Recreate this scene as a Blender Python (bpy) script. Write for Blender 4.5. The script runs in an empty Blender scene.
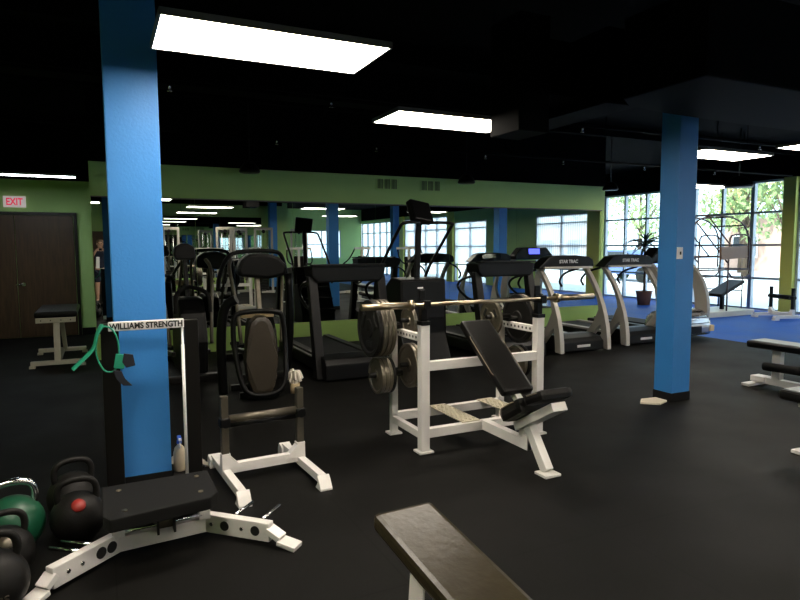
import bpy, bmesh, math, random
from mathutils import Vector, Matrix, Euler
random.seed(7)
S = bpy.context.scene
C = S.collection
R = math.radians
PI = math.pi

# ------------------------------------------------------------------ materials
def mat(name, col, rough=.5, metal=0., noise=0., nscale=20., bump=0., bscale=80., emit=None, estr=0., spec=None, coat=0.):
    m = bpy.data.materials.new(name); m.use_nodes = True
    nt = m.node_tree; b = nt.nodes['Principled BSDF']
    b.inputs['Base Color'].default_value = (*col, 1)
    b.inputs['Roughness'].default_value = rough
    b.inputs['Metallic'].default_value = metal
    if spec is not None: b.inputs['Specular IOR Level'].default_value = spec
    if coat: b.inputs['Coat Weight'].default_value = coat
    tc = nt.nodes.new('ShaderNodeTexCoord')
    if noise:
        n = nt.nodes.new('ShaderNodeTexNoise'); n.inputs['Scale'].default_value = nscale; n.inputs['Detail'].default_value = 6
        r = nt.nodes.new('ShaderNodeMapRange')
        r.inputs['To Min'].default_value = 1 - noise; r.inputs['To Max'].default_value = 1 + noise
        x = nt.nodes.new('ShaderNodeMix'); x.data_type = 'RGBA'; x.blend_type = 'MULTIPLY'; x.inputs['Factor'].default_value = 1
        x.inputs['A'].default_value = (*col, 1)
        nt.links.new(tc.outputs['Object'], n.inputs['Vector']); nt.links.new(n.outputs['Fac'], r.inputs['Value'])
        nt.links.new(r.outputs['Result'], x.inputs['B']); nt.links.new(x.outputs['Result'], b.inputs['Base Color'])
    if bump:
        n = nt.nodes.new('ShaderNodeTexNoise'); n.inputs['Scale'].default_value = bscale; n.inputs['Detail'].default_value = 4
        u = nt.nodes.new('ShaderNodeBump'); u.inputs['Strength'].default_value = bump; u.inputs['Distance'].default_value = .01
        nt.links.new(tc.outputs['Object'], n.inputs['Vector']); nt.links.new(n.outputs['Fac'], u.inputs['Height'])
        nt.links.new(u.outputs['Normal'], b.inputs['Normal'])
    if emit:
        b.inputs['Emission Color'].default_value = (*emit, 1); b.inputs['Emission Strength'].default_value = estr
    return m
M = {}
def wood_mat(name, c1, c2):
    m = mat(name, c1, .45); nt = m.node_tree; b = nt.nodes['Principled BSDF']
    tc = nt.nodes.new('ShaderNodeTexCoord'); mp = nt.nodes.new('ShaderNodeMapping'); mp.inputs['Scale'].default_value = (14, 14, 1.2)
    n = nt.nodes.new('ShaderNodeTexNoise'); n.inputs['Scale'].default_value = 3; n.inputs['Detail'].default_value = 8
    r = nt.nodes.new('ShaderNodeValToRGB'); r.color_ramp.elements[0].color = (*c1, 1); r.color_ramp.elements[1].color = (*c2, 1)
    r.color_ramp.elements[0].position = .35; r.color_ramp.elements[1].position = .65
    nt.links.new(tc.outputs['Object'], mp.inputs['Vector']); nt.links.new(mp.outputs['Vector'], n.inputs['Vector'])
    nt.links.new(n.outputs['Fac'], r.inputs['Fac']); nt.links.new(r.outputs['Color'], b.inputs['Base Color'])
    return m
def rubber_mat(name, col, speck, rough=.55):
    m = mat(name, col, rough, spec=.10); nt = m.node_tree; b = nt.nodes['Principled BSDF']
    tc = nt.nodes.new('ShaderNodeTexCoord')
    v = nt.nodes.new('ShaderNodeTexNoise'); v.inputs['Scale'].default_value = 240; v.inputs['Detail'].default_value = 2
    r = nt.nodes.new('ShaderNodeValToRGB'); r.color_ramp.elements[0].position = .60; r.color_ramp.elements[1].position = .72
    r.color_ramp.elements[0].color = (*col, 1); r.color_ramp.elements[1].color = (*speck, 1)
    big = nt.nodes.new('ShaderNodeTexNoise'); big.inputs['Scale'].default_value = 1.3; big.inputs['Detail'].default_value = 5
    mr = nt.nodes.new('ShaderNodeMapRange'); mr.inputs['To Min'].default_value = .7; mr.inputs['To Max'].default_value = 1.3
    x = nt.nodes.new('ShaderNodeMix'); x.data_type = 'RGBA'; x.blend_type = 'MULTIPLY'; x.inputs['Factor'].default_value = 1
    # seams between the rolled rubber sheets
    br = nt.nodes.new('ShaderNodeTexBrick'); br.inputs['Scale'].default_value = 1; br.inputs['Mortar Size'].default_value = .004
    br.inputs['Brick Width'].default_value = 1.22; br.inputs['Row Height'].default_value = 1.22; br.offset = 0
    br.inputs['Color1'].default_value = (1, 1, 1, 1); br.inputs['Color2'].default_value = (1, 1, 1, 1); br.inputs['Mortar'].default_value = (.35, .35, .35, 1)
    x2 = nt.nodes.new('ShaderNodeMix'); x2.data_type = 'RGBA'; x2.blend_type = 'MULTIPLY'; x2.inputs['Factor'].default_value = 1
    L = nt.links.new
    L(tc.outputs['Object'], v.inputs['Vector']); L(tc.outputs['Object'], big.inputs['Vector']); L(tc.outputs['Object'], br.inputs['Vector'])
    L(v.outputs['Fac'], r.inputs['Fac']); L(big.outputs['Fac'], mr.inputs['Value'])
    L(r.outputs['Color'], x.inputs['A']); L(mr.outputs['Result'], x.inputs['B'])
    L(x.outputs['Result'], x2.inputs['A']); L(br.outputs['Color'], x2.inputs['B']); L(x2.outputs['Result'], b.inputs['Base Color'])
    u = nt.nodes.new('ShaderNodeBump'); u.inputs['Strength'].default_value = .25; u.inputs['Distance'].default_value = .004
    L(v.outputs['Fac'], u.inputs['Height']); L(u.outputs['Normal'], b.inputs['Normal'])
    rr = nt.nodes.new('ShaderNodeMapRange'); rr.inputs['To Min'].default_value = rough - .12; rr.inputs['To Max'].default_value = rough + .15
    L(big.outputs['Fac'], rr.inputs['Value']); L(rr.outputs['Result'], b.inputs['Roughness'])
    return m
def glass_mat():
    m = bpy.data.materials.new('window glass'); m.use_nodes = True; nt = m.node_tree; nt.nodes.clear()
    o = nt.nodes.new('ShaderNodeOutputMaterial'); t = nt.nodes.new('ShaderNodeBsdfTransparent'); g = nt.nodes.new('ShaderNodeBsdfGlossy')
    t.inputs['Color'].default_value = (.86, .93, .95, 1)
    g.inputs['Roughness'].default_value = .02; x = nt.nodes.new('ShaderNodeMixShader'); x.inputs['Fac'].default_value = .06
    nt.links.new(t.outputs[0], x.inputs[1]); nt.links.new(g.outputs[0], x.inputs[2]); nt.links.new(x.outputs[0], o.inputs[0])
    return m
M['floor'] = rubber_mat('black rubber flooring', (.0048, .0046, .0042), (.018, .017, .0155), .62)
M['blue_floor'] = rubber_mat('blue rubber flooring', (.010, .085, .40), (.03, .14, .52), .55)
M['green'] = mat('green wall paint', (.47, .70, .26), .7, noise=.06, nscale=3, bump=.05)
M['lime'] = mat('lime wall paint', (.38, .58, .15), .6, noise=.05, nscale=3, bump=.05)
M['yellow'] = mat('yellow green column paint', (.62, .64, .13), .55, noise=.05, nscale=3)
M['black_paint'] = mat('flat black ceiling paint', (.003, .003, .003), .95, noise=.3, nscale=4, spec=.03)
M['duct'] = mat('black painted duct metal', (.002, .002, .0022), .7, noise=.2, nscale=6, spec=.03)
M['mirror'] = mat('mirror glass', (.66, .70, .68), .0, 1.)
M['blue'] = mat('blue column paint', (.034, .215, .58), .5, noise=.07, nscale=2.5, bump=.12, bscale=60)
M['door'] = wood_mat('dark walnut door veneer', (.050, .024, .012), (.085, .043, .022))
M['frame_dark'] = mat('dark bronze metal', (.012, .010, .009), .4, .3)
M['alu'] = mat('window mullion aluminium', (.45, .50, .56), .4, .4)
M['glass'] = glass_mat()
M['white'] = mat('white powder coat', (.80, .77, .74), .35, noise=.07, nscale=9, bump=.03)
M['cream'] = mat('cream powder coat', (.66, .62, .52), .4, noise=.08, nscale=9)
M['charcoal'] = mat('charcoal painted steel', (.007, .0065, .006), .42, .2, noise=.15, nscale=12, spec=.22)
M['greypost'] = mat('worn grey steel', (.12, .105, .08), .35, .6, noise=.25, nscale=14)
M['chrome'] = mat('polished chrome', (.75, .75, .76), .15, 1.)
M['steel'] = mat('worn bar steel', (.52, .43, .31), .3, 1., noise=.15, nscale=30)
M['iron'] = mat('grey cast iron', (.17, .15, .115), .38, .75, noise=.3, nscale=25, bump=.15)
M['black_iron'] = mat('black cast iron', (.009, .0085, .008), .5, .1, noise=.2, nscale=25, bump=.1, spec=.22)
M['vinyl'] = mat('black vinyl upholstery', (.004, .0036, .0032), .42, spec=.25, bump=.12, bscale=220)
M['piping'] = mat('tan vinyl piping', (.20, .16, .11), .4)
M['shiny_vinyl'] = mat('worn black vinyl', (.034, .027, .014), .30, noise=.35, nscale=7, bump=.16, bscale=26, spec=.28)
M['grey_vinyl'] = mat('grey vinyl upholstery', (.22, .25, .27), .4, noise=.1, nscale=8)
M['plastic'] = mat('black moulded plastic', (.0028, .0028, .003), .40, noise=.1, nscale=10, spec=.22)
M['dplastic'] = mat('dark grey moulded plastic', (.0065, .0065, .007), .45, spec=.22)
M['silver'] = mat('silver grey plastic', (.42, .39, .35), .35, .25, noise=.05, nscale=5)
M['rubber'] = mat('black rubber', (.007, .007, .007), .8, spec=.22)
M['belt'] = mat('treadmill belt', (.010, .010, .011), .7, noise=.2, nscale=40, spec=.22)
M['tan'] = mat('tan board', (.50, .38, .22), .6, noise=.1)
M['brown_pad'] = mat('brown vinyl', (.22, .12, .07), .45, noise=.1)
M['tread_rubber'] = mat('worn dark brown upholstery', (.035, .027, .018), .42, noise=.3, nscale=5, bump=.1)
M['green_vinyl'] = mat('green vinyl coating', (.007, .075, .035), .4, noise=.15, nscale=9)
M['teal'] = mat('green webbing', (.01, .26, .15), .6, noise=.2, nscale=60)
M['velcro'] = mat('black hook tape', (.01, .012, .02), .9)
M['signwhite'] = mat('white sign plate', (.82, .80, .80), .4)
M['ink'] = mat('black ink', (.01, .01, .01), .5)
M['pale'] = mat('pale grey ink', (.5, .5, .5), .5)
M['red'] = mat('red lettering', (.75, .02, .06), .4, emit=(1., .03, .12), estr=.5)
M['redbadge'] = mat('red badge', (.28, .02, .015), .5)
M['exit_face'] = mat('exit sign face', (.72, .70, .68), .4, emit=(1., .85, .82), estr=.28)
M['lamp'] = mat('fluorescent diffuser', (.9, .9, .9), .5, emit=(1., .90, .76), estr=25)
M['lampcool'] = mat('cool fluorescent diffuser', (.9, .9, .9), .5, emit=(.85, .93, 1.), estr=17)
M['lampframe'] = mat('light fixture metal', (.12, .12, .12), .5)
M['screen'] = mat('lit blue display', (.02, .02, .2), .3, emit=(.10, .12, 1.), estr=3.0)
M['cloth'] = mat('white cotton cloth', (.72, .66, .56), .9, noise=.1, bump=.2)
M['paper'] = mat('paper', (.8, .72, .58), .8)
M['bottle'] = mat('amber spray bottle', (.5, .42, .3), .3, noise=.1)
M['bluecap'] = mat('blue spray head', (.04, .12, .6), .4)
M['skin'] = mat('skin', (.55, .32, .23), .5, noise=.05)
M['navy'] = mat('navy cloth', (.012, .018, .04), .85, bump=.1)
M['hair'] = mat('grey brown hair', (.16, .11, .07), .7, noise=.3, nscale=60)
M['diamond'] = mat('footplate metal', (.62, .57, .44), .4, .3)
M['concrete'] = mat('pale concrete', (.62, .62, .62), .85, noise=.08, nscale=.8)
M['brick'] = mat('pinkish stucco', (.50, .33, .26), .9, noise=.12, nscale=.7)
M['leaf'] = mat('tree leaves', (.24, .33, .13), .7, noise=.35, nscale=2)
M['leaf_y'] = mat('yellowing leaves', (.45, .42, .17), .7, noise=.35, nscale=2)
M['palm'] = mat('palm leaves', (.015, .04, .012), .6)
M['bark'] = mat('bark', (.09, .06, .04), .9, noise=.3)
M['terracotta'] = mat('terracotta pot', (.25, .11, .06), .8)
M['carpaint'] = mat('blue car paint', (.10, .16, .35), .25, .3)
M['carglass'] = mat('dark car glass', (.02, .025, .03), .1)
M['blind'] = mat('sheer window blind', (.86, .87, .95), .8)
def _bl():
    nt = M['blind'].node_tree; o = nt.nodes['Material Output']; nt.nodes.remove(nt.nodes['Principled BSDF'])
    t = nt.nodes.new('ShaderNodeBsdfTransparent'); l = nt.nodes.new('ShaderNodeBsdfTranslucent'); l.inputs['Color'].default_value = (.92, .90, .95, 1)
    x = nt.nodes.new('ShaderNodeMixShader'); w_ = nt.nodes.new('ShaderNodeTexWave'); w_.bands_direction = 'Y'; w_.inputs['Scale'].default_value = 3; w_.inputs['Distortion'].default_value = 1.5
    tc = nt.nodes.new('ShaderNodeTexCoord'); mr = nt.nodes.new('ShaderNodeMapRange'); mr.inputs['To Min'].default_value = .35; mr.inputs['To Max'].default_value = .65
    nt.links.new(tc.outputs['Object'], w_.inputs['Vector']); nt.links.new(w_.outputs['Fac'], mr.inputs['Value']); nt.links.new(mr.outputs['Result'], x.inputs['Fac'])
    nt.links.new(t.outputs[0], x.inputs[1]); nt.links.new(l.outputs[0], x.inputs[2]); nt.links.new(x.outputs[0], o.inputs[0])
_bl()
M['tin'] = mat('galvanised vent metal', (.10, .16, .07), .6)

# ------------------------------------------------------------------ mesh builder
class MB:
    def __init__(s, off=(0, 0, 0)): s.bm = bmesh.new(); s.off = Vector(off)
    def _verts(s, vs, smooth=False):
        for v in vs:
            for f in v.link_faces: f.smooth = smooth
    def box(s, c, size, rot=None, bev=0., seg=2):
        m = Matrix.Translation(Vector(c)) @ ((Euler(rot).to_matrix().to_4x4() if isinstance(rot, tuple) else rot.to_4x4()) if rot is not None else Matrix()) @ Matrix.Diagonal((*size, 1))
        vs = bmesh.ops.create_cube(s.bm, size=1, matrix=m)['verts']
        if bev:
            es = list({e for v in vs for e in v.link_edges})
            bmesh.ops.bevel(s.bm, geom=es, offset=min(bev, min(size) * .45), segments=seg, affect='EDGES', profile=.6)
        return s
    def bar(s, p1, p2, w, h, bev=.004, up=(0, 0, 1)):
        p1, p2 = Vector(p1), Vector(p2); d = p2 - p1; y = d.normalized(); u = Vector(up)
        if abs(y.dot(u)) > .98: u = Vector((0, 1, 0))
        x = y.cross(u).normalized(); z = x.cross(y)
        rot = Matrix((x, y, z)).transposed()
        return s.box((p1 + p2) / 2, (w, d.length, h), rot, bev)
    def tube(s, pts, r, seg=10, closed=False, flat=None, smooth=True, sub=0):
        P = [Vector(p) for p in pts]
        for _ in range(sub):   # corner cutting
            Q = [] if closed else [P[0]]
            n = len(P)
            for i in range(n if closed else n - 1):
                a, b = P[i], P[(i + 1) % n]; Q += [a * .75 + b * .25, a * .25 + b * .75]
            if not closed: Q.append(P[-1])
            P = Q
        n = len(P); rings = []; up = None
        for i, p in enumerate(P):
            if closed: t = (P[(i + 1) % n] - P[i - 1])
            else: t = (P[min(i + 1, n - 1)] - P[max(i - 1, 0)])
            t.normalize()
            if up is None:
                up = Vector((0, 0, 1)) if abs(t.z) < .9 else Vector((0, 1, 0))
            x = t.cross(up)
            if x.length < 1e-4: x = t.orthogonal()
            x.normalize(); up = x.cross(t).normalized()
            rr = r[i] if isinstance(r, (list, tuple)) and len(r) == n else (r if not isinstance(r, (list, tuple)) else r[0] + (r[1] - r[0]) * i / max(1, n - 1))
            fx, fy = flat if flat else (1, 1)
            rings.append([s.bm.verts.new(p + (x * math.cos(2 * PI * k / seg) * fx + up * math.sin(2 * PI * k / seg) * fy) * rr) for k in range(seg)])
        m = n if closed else n - 1
        for i in range(m):
            a, b = rings[i], rings[(i + 1) % n]
            for k in range(seg):
                f = s.bm.faces.new((a[k], a[(k + 1) % seg], b[(k + 1) % seg], b[k])); f.smooth = smooth
        if not closed:
            s.bm.faces.new(rings[0][::-1]); s.bm.faces.new(rings[-1])
        return s
    def cyl(s, p1, p2, r, r2=None, seg=20):
        return s.tube([p1, p2], [r, r if r2 is None else r2], seg)
    def lathe(s, prof, c=(0, 0, 0), rot=None, seg=28, smooth=True):
        m = Matrix.Translation(Vector(c)) @ (Euler(rot).to_matrix().to_4x4() if rot else Matrix())
        rings = []
        for (r, z) in prof:
            if r < 1e-5: rings.append([s.bm.verts.new(m @ Vector((0, 0, z)))])
            else: rings.append([s.bm.verts.new(m @ Vector((r * math.cos(2 * PI * k / seg), r * math.sin(2 * PI * k / seg), z))) for k in range(seg)])
        for a, b in zip(rings, rings[1:]):
            for k in range(seg):
                if len(a) == 1 and len(b) == 1: continue
                if len(a) == 1: f = s.bm.faces.new((a[0], b[k], b[(k + 1) % seg]))
                elif len(b) == 1: f = s.bm.faces.new((a[k], a[(k + 1) % seg], b[0]))
                else: f = s.bm.faces.new((a[k], a[(k + 1) % seg], b[(k + 1) % seg], b[k]))
                f.smooth = smooth
        if len(rings[0]) > 1: s.bm.faces.new(rings[0][::-1])
        if len(rings[-1]) > 1: s.bm.faces.new(rings[-1])
        return s
    def prism(s, pts, axis, a, b, bev=0.):
        """polygon extruded along an axis: axis 'x' takes (y,z), 'y' takes (x,z), 'z' takes (x,y)"""
        f3 = {'x': lambda p, t: (t, p[0], p[1]), 'y': lambda p, t: (p[0], t, p[1]), 'z': lambda p, t: (p[0], p[1], t)}[axis]
        va = [s.bm.verts.new(f3(p, a)) for p in pts]; vb = [s.bm.verts.new(f3(p, b)) for p in pts]
        n = len(pts); s.bm.faces.new(va[::-1]); s.bm.faces.new(vb)
        for i in range(n): s.bm.faces.new((va[i], va[(i + 1) % n], vb[(i + 1) % n], vb[i]))
        if bev:
            es = list({e for v in va + vb for e in v.link_edges})
            bmesh.ops.bevel(s.bm, geom=es, offset=bev, segments=2, affect='EDGES', profile=.6)
        return s
    def ball(s, c, r, sc=(1, 1, 1), rot=None, sub=3):
        m = Matrix.Translation(Vector(c)) @ (Euler(rot).to_matrix().to_4x4() if rot else Matrix()) @ Matrix.Diagonal((*sc, 1))
        vs = bmesh.ops.create_icosphere(s.bm, subdivisions=sub, radius=r, matrix=m)['verts']; s._verts(vs, True)
        return s
    def build(s, name, m, parent=None):
        bmesh.ops.recalc_face_normals(s.bm, faces=s.bm.faces[:])
        if s.off.length: bmesh.ops.translate(s.bm, verts=s.bm.verts[:], vec=-s.off)
        me = bpy.data.meshes.new(name); s.bm.to_mesh(me); s.bm.free()
        o = bpy.data.objects.new(name, me); C.objects.link(o); me.materials.append(M[m] if isinstance(m, str) else m)
        if parent is not None: o.parent = parent
        return o
def tag(o, label, cat, group=None, kind=None):
    if label: o['label'] = label
    if cat: o['category'] = cat
    if group: o['group'] = group
    if kind: o['kind'] = kind
    return o
def thing(name, label, cat, loc=(0, 0, 0), rz=0., group=None):
    o = bpy.data.objects.new(name, None); C.objects.link(o); o.empty_display_size = .1
    o.location = loc; o.rotation_euler = (0, 0, rz)
    return tag(o, label, cat, group)
def struct(name, mb, m, parent=None):
    o = mb.build(name, m, parent); o['kind'] = 'structure'; return o
def dup(root, loc, rz=0., label=None, group=None, skip=()):
    def cp(o, par):
        c = o.copy(); C.objects.link(c); c.parent = par
        for ch in list(o.children):
            if ch.name.split('.')[0] not in skip: cp(ch, c)
        return c
    r = root.copy(); C.objects.link(r); r.location = loc; r.rotation_euler = (0, 0, rz)
    if label: r['label'] = label
    if group: r['group'] = group
    for ch in list(root.children):
        if ch.name.split('.')[0] not in skip: cp(ch, r)
    return r
def text(name, body, size, loc, rot, m, parent=None, depth=.0015, sx=1., bold=0.):
    cu = bpy.data.curves.new(name, 'FONT'); cu.body = body; cu.size = size; cu.extrude = depth; cu.align_x = 'CENTER'; cu.align_y = 'CENTER'; cu.offset = bold
    tmp = bpy.data.objects.new('tmp', cu); C.objects.link(tmp)
    dg = bpy.context.evaluated_depsgraph_get(); me = bpy.data.meshes.new_from_object(tmp.evaluated_get(dg))
    bpy.data.objects.remove(tmp)
    mt = Matrix.Translation(Vector(loc)) @ Euler(rot).to_matrix().to_4x4() @ Matrix.Diagonal((sx, 1, 1, 1))
    me.transform(mt); me.name = name; me.materials.clear(); me.materials.append(M[m])
    o = bpy.data.objects.new(name, me); C.objects.link(o)
    if parent is not None: o.parent = parent
    return o

def pad(mb, a, b, w, th, up, bev=.025): mb.bar(a, b, w, th, bev=bev, up=up)
def piping(mb, a, b, w, th, upn, r=.004):
    a, b = Vector(a), Vector(b); y = (b - a).normalized(); x = y.cross(Vector(upn)).normalized(); z = x.cross(y)
    for s_ in (1,):
        c = [a + x * w / 2 * i + z * th / 2 * s_ + y * .01 * k for i, k in ((-1, 1), (1, 1))] + [b + x * w / 2 * i + z * th / 2 * s_ - y * .01 for i in (1, -1)]
        c = [q - z * .012 for q in c]
        mb.tube(c, r, 6, closed=True, sub=1)

# ------------------------------------------------------------------ room shell
XL, XR = -3.0, 13.9          # side walls
YM = 9.45                    # mirror wall face
YD = 12.4                    # wall with the exit door
YB = -4.2                    # rear wall behind the photographer
H = 3.7                      # black ceiling
HR = 3.08                    # the rear wall is painted higher
HW = 2.72                    # top of the green paint
struct('floor', MB().box(((XL + 9.2) / 2, .8, -.05), (9.2 - XL, 32, .1)), 'floor')
struct('floor', MB().box(((9.2 + XR + .2) / 2, .8, -.05), (XR + .2 - 9.2, 32, .1)), 'blue_floor')
struct('ceiling', MB().box(((XL + XR) / 2, .8, H + .05), (XR - XL + .4, 32.2, .1)), 'black_paint')
# mirror wall: a partition 15 cm thick, green up to 2.72, open above to the black ceiling
struct('wall_back', MB().box(((-.11 + 9.1) / 2, YM + .1, HW / 2), (9.21, .2, HW)), 'green')
struct('wall_back', MB().box(((-.11 + 9.1) / 2, YM + .1, (HW + H) / 2), (9.21, .2, H - HW - .002)), 'black_paint')
struct('trim_1', MB().box(((-.10 + 9.02) / 2, YM - .01, .18), (9.10, .02, .36)), 'lime')
# door wall
struct('wall_door', MB().box(((XL + 4) / 2, YD + .1, HW / 2), (4 - XL, .2, HW)), 'green')
struct('wall_door', MB().box(((XL + 4) / 2, YD + .1, (HW + H) / 2), (4 - XL, .2, H - HW - .002)), 'black_paint')
struct('wall_left', MB().box((XL - .1, .8, HW / 2), (.2, 32, HW)), 'green')
struct('wall_left', MB().box((XL - .1, .8, (HW + H) / 2), (.2, 32, H - HW - .002)), 'black_paint')
struct('wall_far', MB().box(((4 + XR) / 2, 16.9, H / 2), (XR - 4, .2, H)), 'green')
struct('wall_far', MB().box((4.1, 14.7, H / 2), (.2, 4.3, H)), 'green')
struct('wall_rear', MB().box(((XL + 6.2) / 2, YB - .1, HR / 2), (6.2 - XL, .2, HR)), 'green')
struct('wall_rear', MB().box(((XL + 6.2) / 2, YB - .1, (HR + H) / 2), (6.2 - XL, .2, H - HR - .002)), 'black_paint')
struct('wall_rear', MB().box((6.3, -9.7, H / 2), (.2, 11, H)), 'green')
for a, b, c, d in ((6.2, 10.3, 0, H), (12.6, XR, 0, H), (10.3, 12.6, 0, .9), (10.3, 12.6, 2.5, H)): struct('wall_rear', MB().box(((a + b) / 2, -15.3, (c + d) / 2), (b - a, .2, d - c)), 'green')
wf = MB()
for x in (10.33, 11.45, 12.57): wf.box((x, -15.25, 1.7), (.06, .08, 1.6))
for z in (.93, 1.7, 2.47): wf.box((11.45, -15.252, z), (2.3, .07, .05))
wf = struct('window_7', wf, 'alu'); struct('window_pane', MB().box((11.45, -15.26, 1.7), (2.28, .008, 1.58)), 'glass', wf)
struct('baseboard_door', MB().box(((-.36 + 4) / 2, YD - .01, .06), (4.36, .02, .12)), 'rubber')
struct('trim_2', MB().box((3.0, YB + .01, .23), (6.3, .02, .46)), 'lime')

# window wall along x = XR : bays between solid piers
WT = 3.05
bays = [(8.86, 16.8, 3.05, 10), (4.36, 8.58, 3.05, 5), (1.12, 3.80, 2.6, 2), (-4.5, -1.99, 2.6, 2), (-9.4, -5.0, 2.9, 4), (-15.2, -10.0, 2.9, 6)]
piers = [(8.58, 8.86, 'yellow'), (3.80, 4.36, 'yellow'), (-1.99, 1.12, 'green'), (-5.0, -4.5, 'yellow'), (-10.0, -9.4, 'yellow')]
struct('wall_right', MB().box((XR + .1, .8, (WT + H) / 2), (.2, 32, H - WT)), 'black_paint')
for a, b, m in piers:
    struct('wall_right', MB().box((XR + (.1 if m == 'green' else .05), (a + b) / 2, WT / 2), (.2 if m == 'green' else .3, b - a, WT)), m)
for i, (a, b, wt, n) in enumerate(bays):
    if wt < WT: struct('wall_right', MB().box((XR + .1, (a + b) / 2, (wt + WT) / 2), (.2, b - a, WT - wt)), 'green')
    f = MB(); st = (b - a) / n
    for k in range(n + 1):
        y = a + k * st; w = .09 if (k % 3 == 1 and i == 0) else .055
        f.box((XR + .06, min(max(y, a + .03), b - .03), wt / 2), (.10, w, wt))
    for z in (.04, .77, 1.55, 2.31, wt - .03): f.box((XR + .062, (a + b) / 2, z), (.07, b - a, .05))
    fr = struct('window_%d' % (i + 1), f, 'alu')
    g = struct('window_pane', MB().box((XR + .07, (a + b) / 2, wt / 2), (.008, b - a, wt - .02)), 'glass', fr)
    if i in (2, 3, 4):
        tg = MB().box((XR + .012, (a + b) / 2, wt / 2 + .4), (.004, b - a - .1, wt - .85)).build('sheer_blind', 'blind')
        tag(tg, ['', '', 'sheer pale blind on the window next to the yellow green column, seen in the mirror', 'sheer pale blind on the window past the green wall, seen in the mirror', 'sheer pale blind on the farthest bright window seen in the mirror'][i], 'blind')

# mirrors in panels
edges = [-.10, 1.25, 2.70, 4.10, 5.52, 6.95, 8.05, 9.02]
for i in range(len(edges) - 1):
    a, b = edges[i] + .0015, edges[i + 1] - .0015
    o = MB().box(((a + b) / 2, YM - .008, 1.30), (b - a, .014, 1.88)).build('mirror_panel', 'mirror')
    tag(o, ['leftmost wall mirror panel, mostly hidden behind the left blue pillar', 'wall mirror panel behind the two black ellipticals', 'wall mirror panel behind the leftmost black treadmill', 'wall mirror panel behind the tall stair climber',
            'wall mirror panel behind the second black treadmill', 'wall mirror panel behind the left silver treadmill', 'last wall mirror panel at the right, reflecting the yellow green column'][i], 'mirror', 'mirror panels on the long green wall')
struct('trim_3', MB().box((4.46, YM - .012, 2.247), (9.12, .024, .016)), 'lampframe')
for a, b, w_ in ((0.9, 2.4, 'nearest the rear door'), (2.4, 3.9, 'in the middle'), (3.9, 5.4, 'nearest the rear pillar')):
    o = MB().box(((a + b) / 2, YB + .01, 1.55), (b - a - .004, .014, 2.18)).build('mirror_panel', 'mirror')
    tag(o, 'mirror panel on the rear wall, the one ' + w_, 'mirror', 'mirror panels on the rear wall')

# double door with frame and handle
d = struct('door_1', MB().box((-.865, YD - .03, 1.06), (.88, .05, 2.10), bev=.004), 'door')
h = MB().cyl((-1.22, YD - .055, .93), (-1.22, YD - .062, .93), .032).cyl((-1.22, YD - .06, .93), (-1.22, YD - .11, .93), .010)
h.tube([(-1.22, YD - .105, .93), (-1.33, YD - .11, .93)], .010); struct('door_handle', h, 'chrome', d)
struct('door_2', MB().box((-1.755, YD - .03, 1.06), (.88, .05, 2.10), bev=.004), 'door')
fr = MB().box((-.39, YD - .035, 1.07), (.05, .075, 2.14)).box((-2.23, YD - .035, 1.07), (.05, .075, 2.14)).box((-1.31, YD - .035, 2.14), (1.89, .075, .05))
struct('trim_4', fr, 'frame_dark')
t = thing('exit_sign', 'white exit sign with red letters above the dark double door', 'sign', (-1.29, YD, 2.24))
MB().box((0, -.03, .095), (.33, .05, .19), bev=.008).build('sign_box', 'exit_face', t)
text('lettering', 'EXIT', .165, (0, -.057, .09), (PI / 2, 0, 0), 'red', t, sx=.72, bold=.004)
# rear wall door seen in the mirror
d = struct('door_3', MB().box((.1, YB + .03, 1.05), (.86, .05, 2.10), bev=.004), 'door')
# vents
for x, lab in ((4.32, 'left of two square air vents high on the green wall above the mirror'), (5.14, 'right of two square air vents high on the green wall above the mirror')):
    t = thing('air_vent', lab, 'vent', (x, YM, 2.49), group='air vents above the mirror')
    MB().box((0, -.008, .095), (.40, .012, .19)).build('vent_frame', 'green', t)
    v = MB()
    for k in range(14):
        if k in (4, 9): continue
        v.box((-.165 + k * .0254, -.018, .095), (.010, .012, .155), rot=(0, 0, .5))
    v.build('louvre', 'tin', t)

# ------------------------------------------------------------------ pillars
def pillar(x, y, lab, base=True, w=.27, dy=None):
    dy = dy or w
    t = thing('pillar', lab, 'pillar', (x, y, 0), group='square blue pillars')
    MB().box((0, 0, H / 2 + .03), (w, dy, H - .06), bev=.006).build('shaft', 'blue', t)
    if base: MB().box((0, 0, .045), (w + .012, dy + .012, .09), bev=.004).build('base_trim', 'rubber', t)
    return t
pillar(.205, 4.37, 'broad blue pillar at left, behind the lettered calf machine', w=.31)
p = pillar(5.15, 4.36, 'blue pillar at right carrying a small white switch plate', w=.25, dy=.22)
sw = MB().box((-.085, -.116, 1.475), (.075, .012, .115), bev=.004).build('switch_plate', 'signwhite', p)
MB().box((-.085, -.125, 1.475), (.012, .012, .03)).build('toggle', 'ink', sw)
pillar(10.1, 4.40, 'blue pillar standing alone by the right windows, seen in the mirror')
pillar(5.75, -3.9, 'blue pillar at the end of the rear mirrors, seen in the mirror')
pillar(10.6, -3.6, 'blue pillar deep in the rear bay, seen in the mirror')

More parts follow.
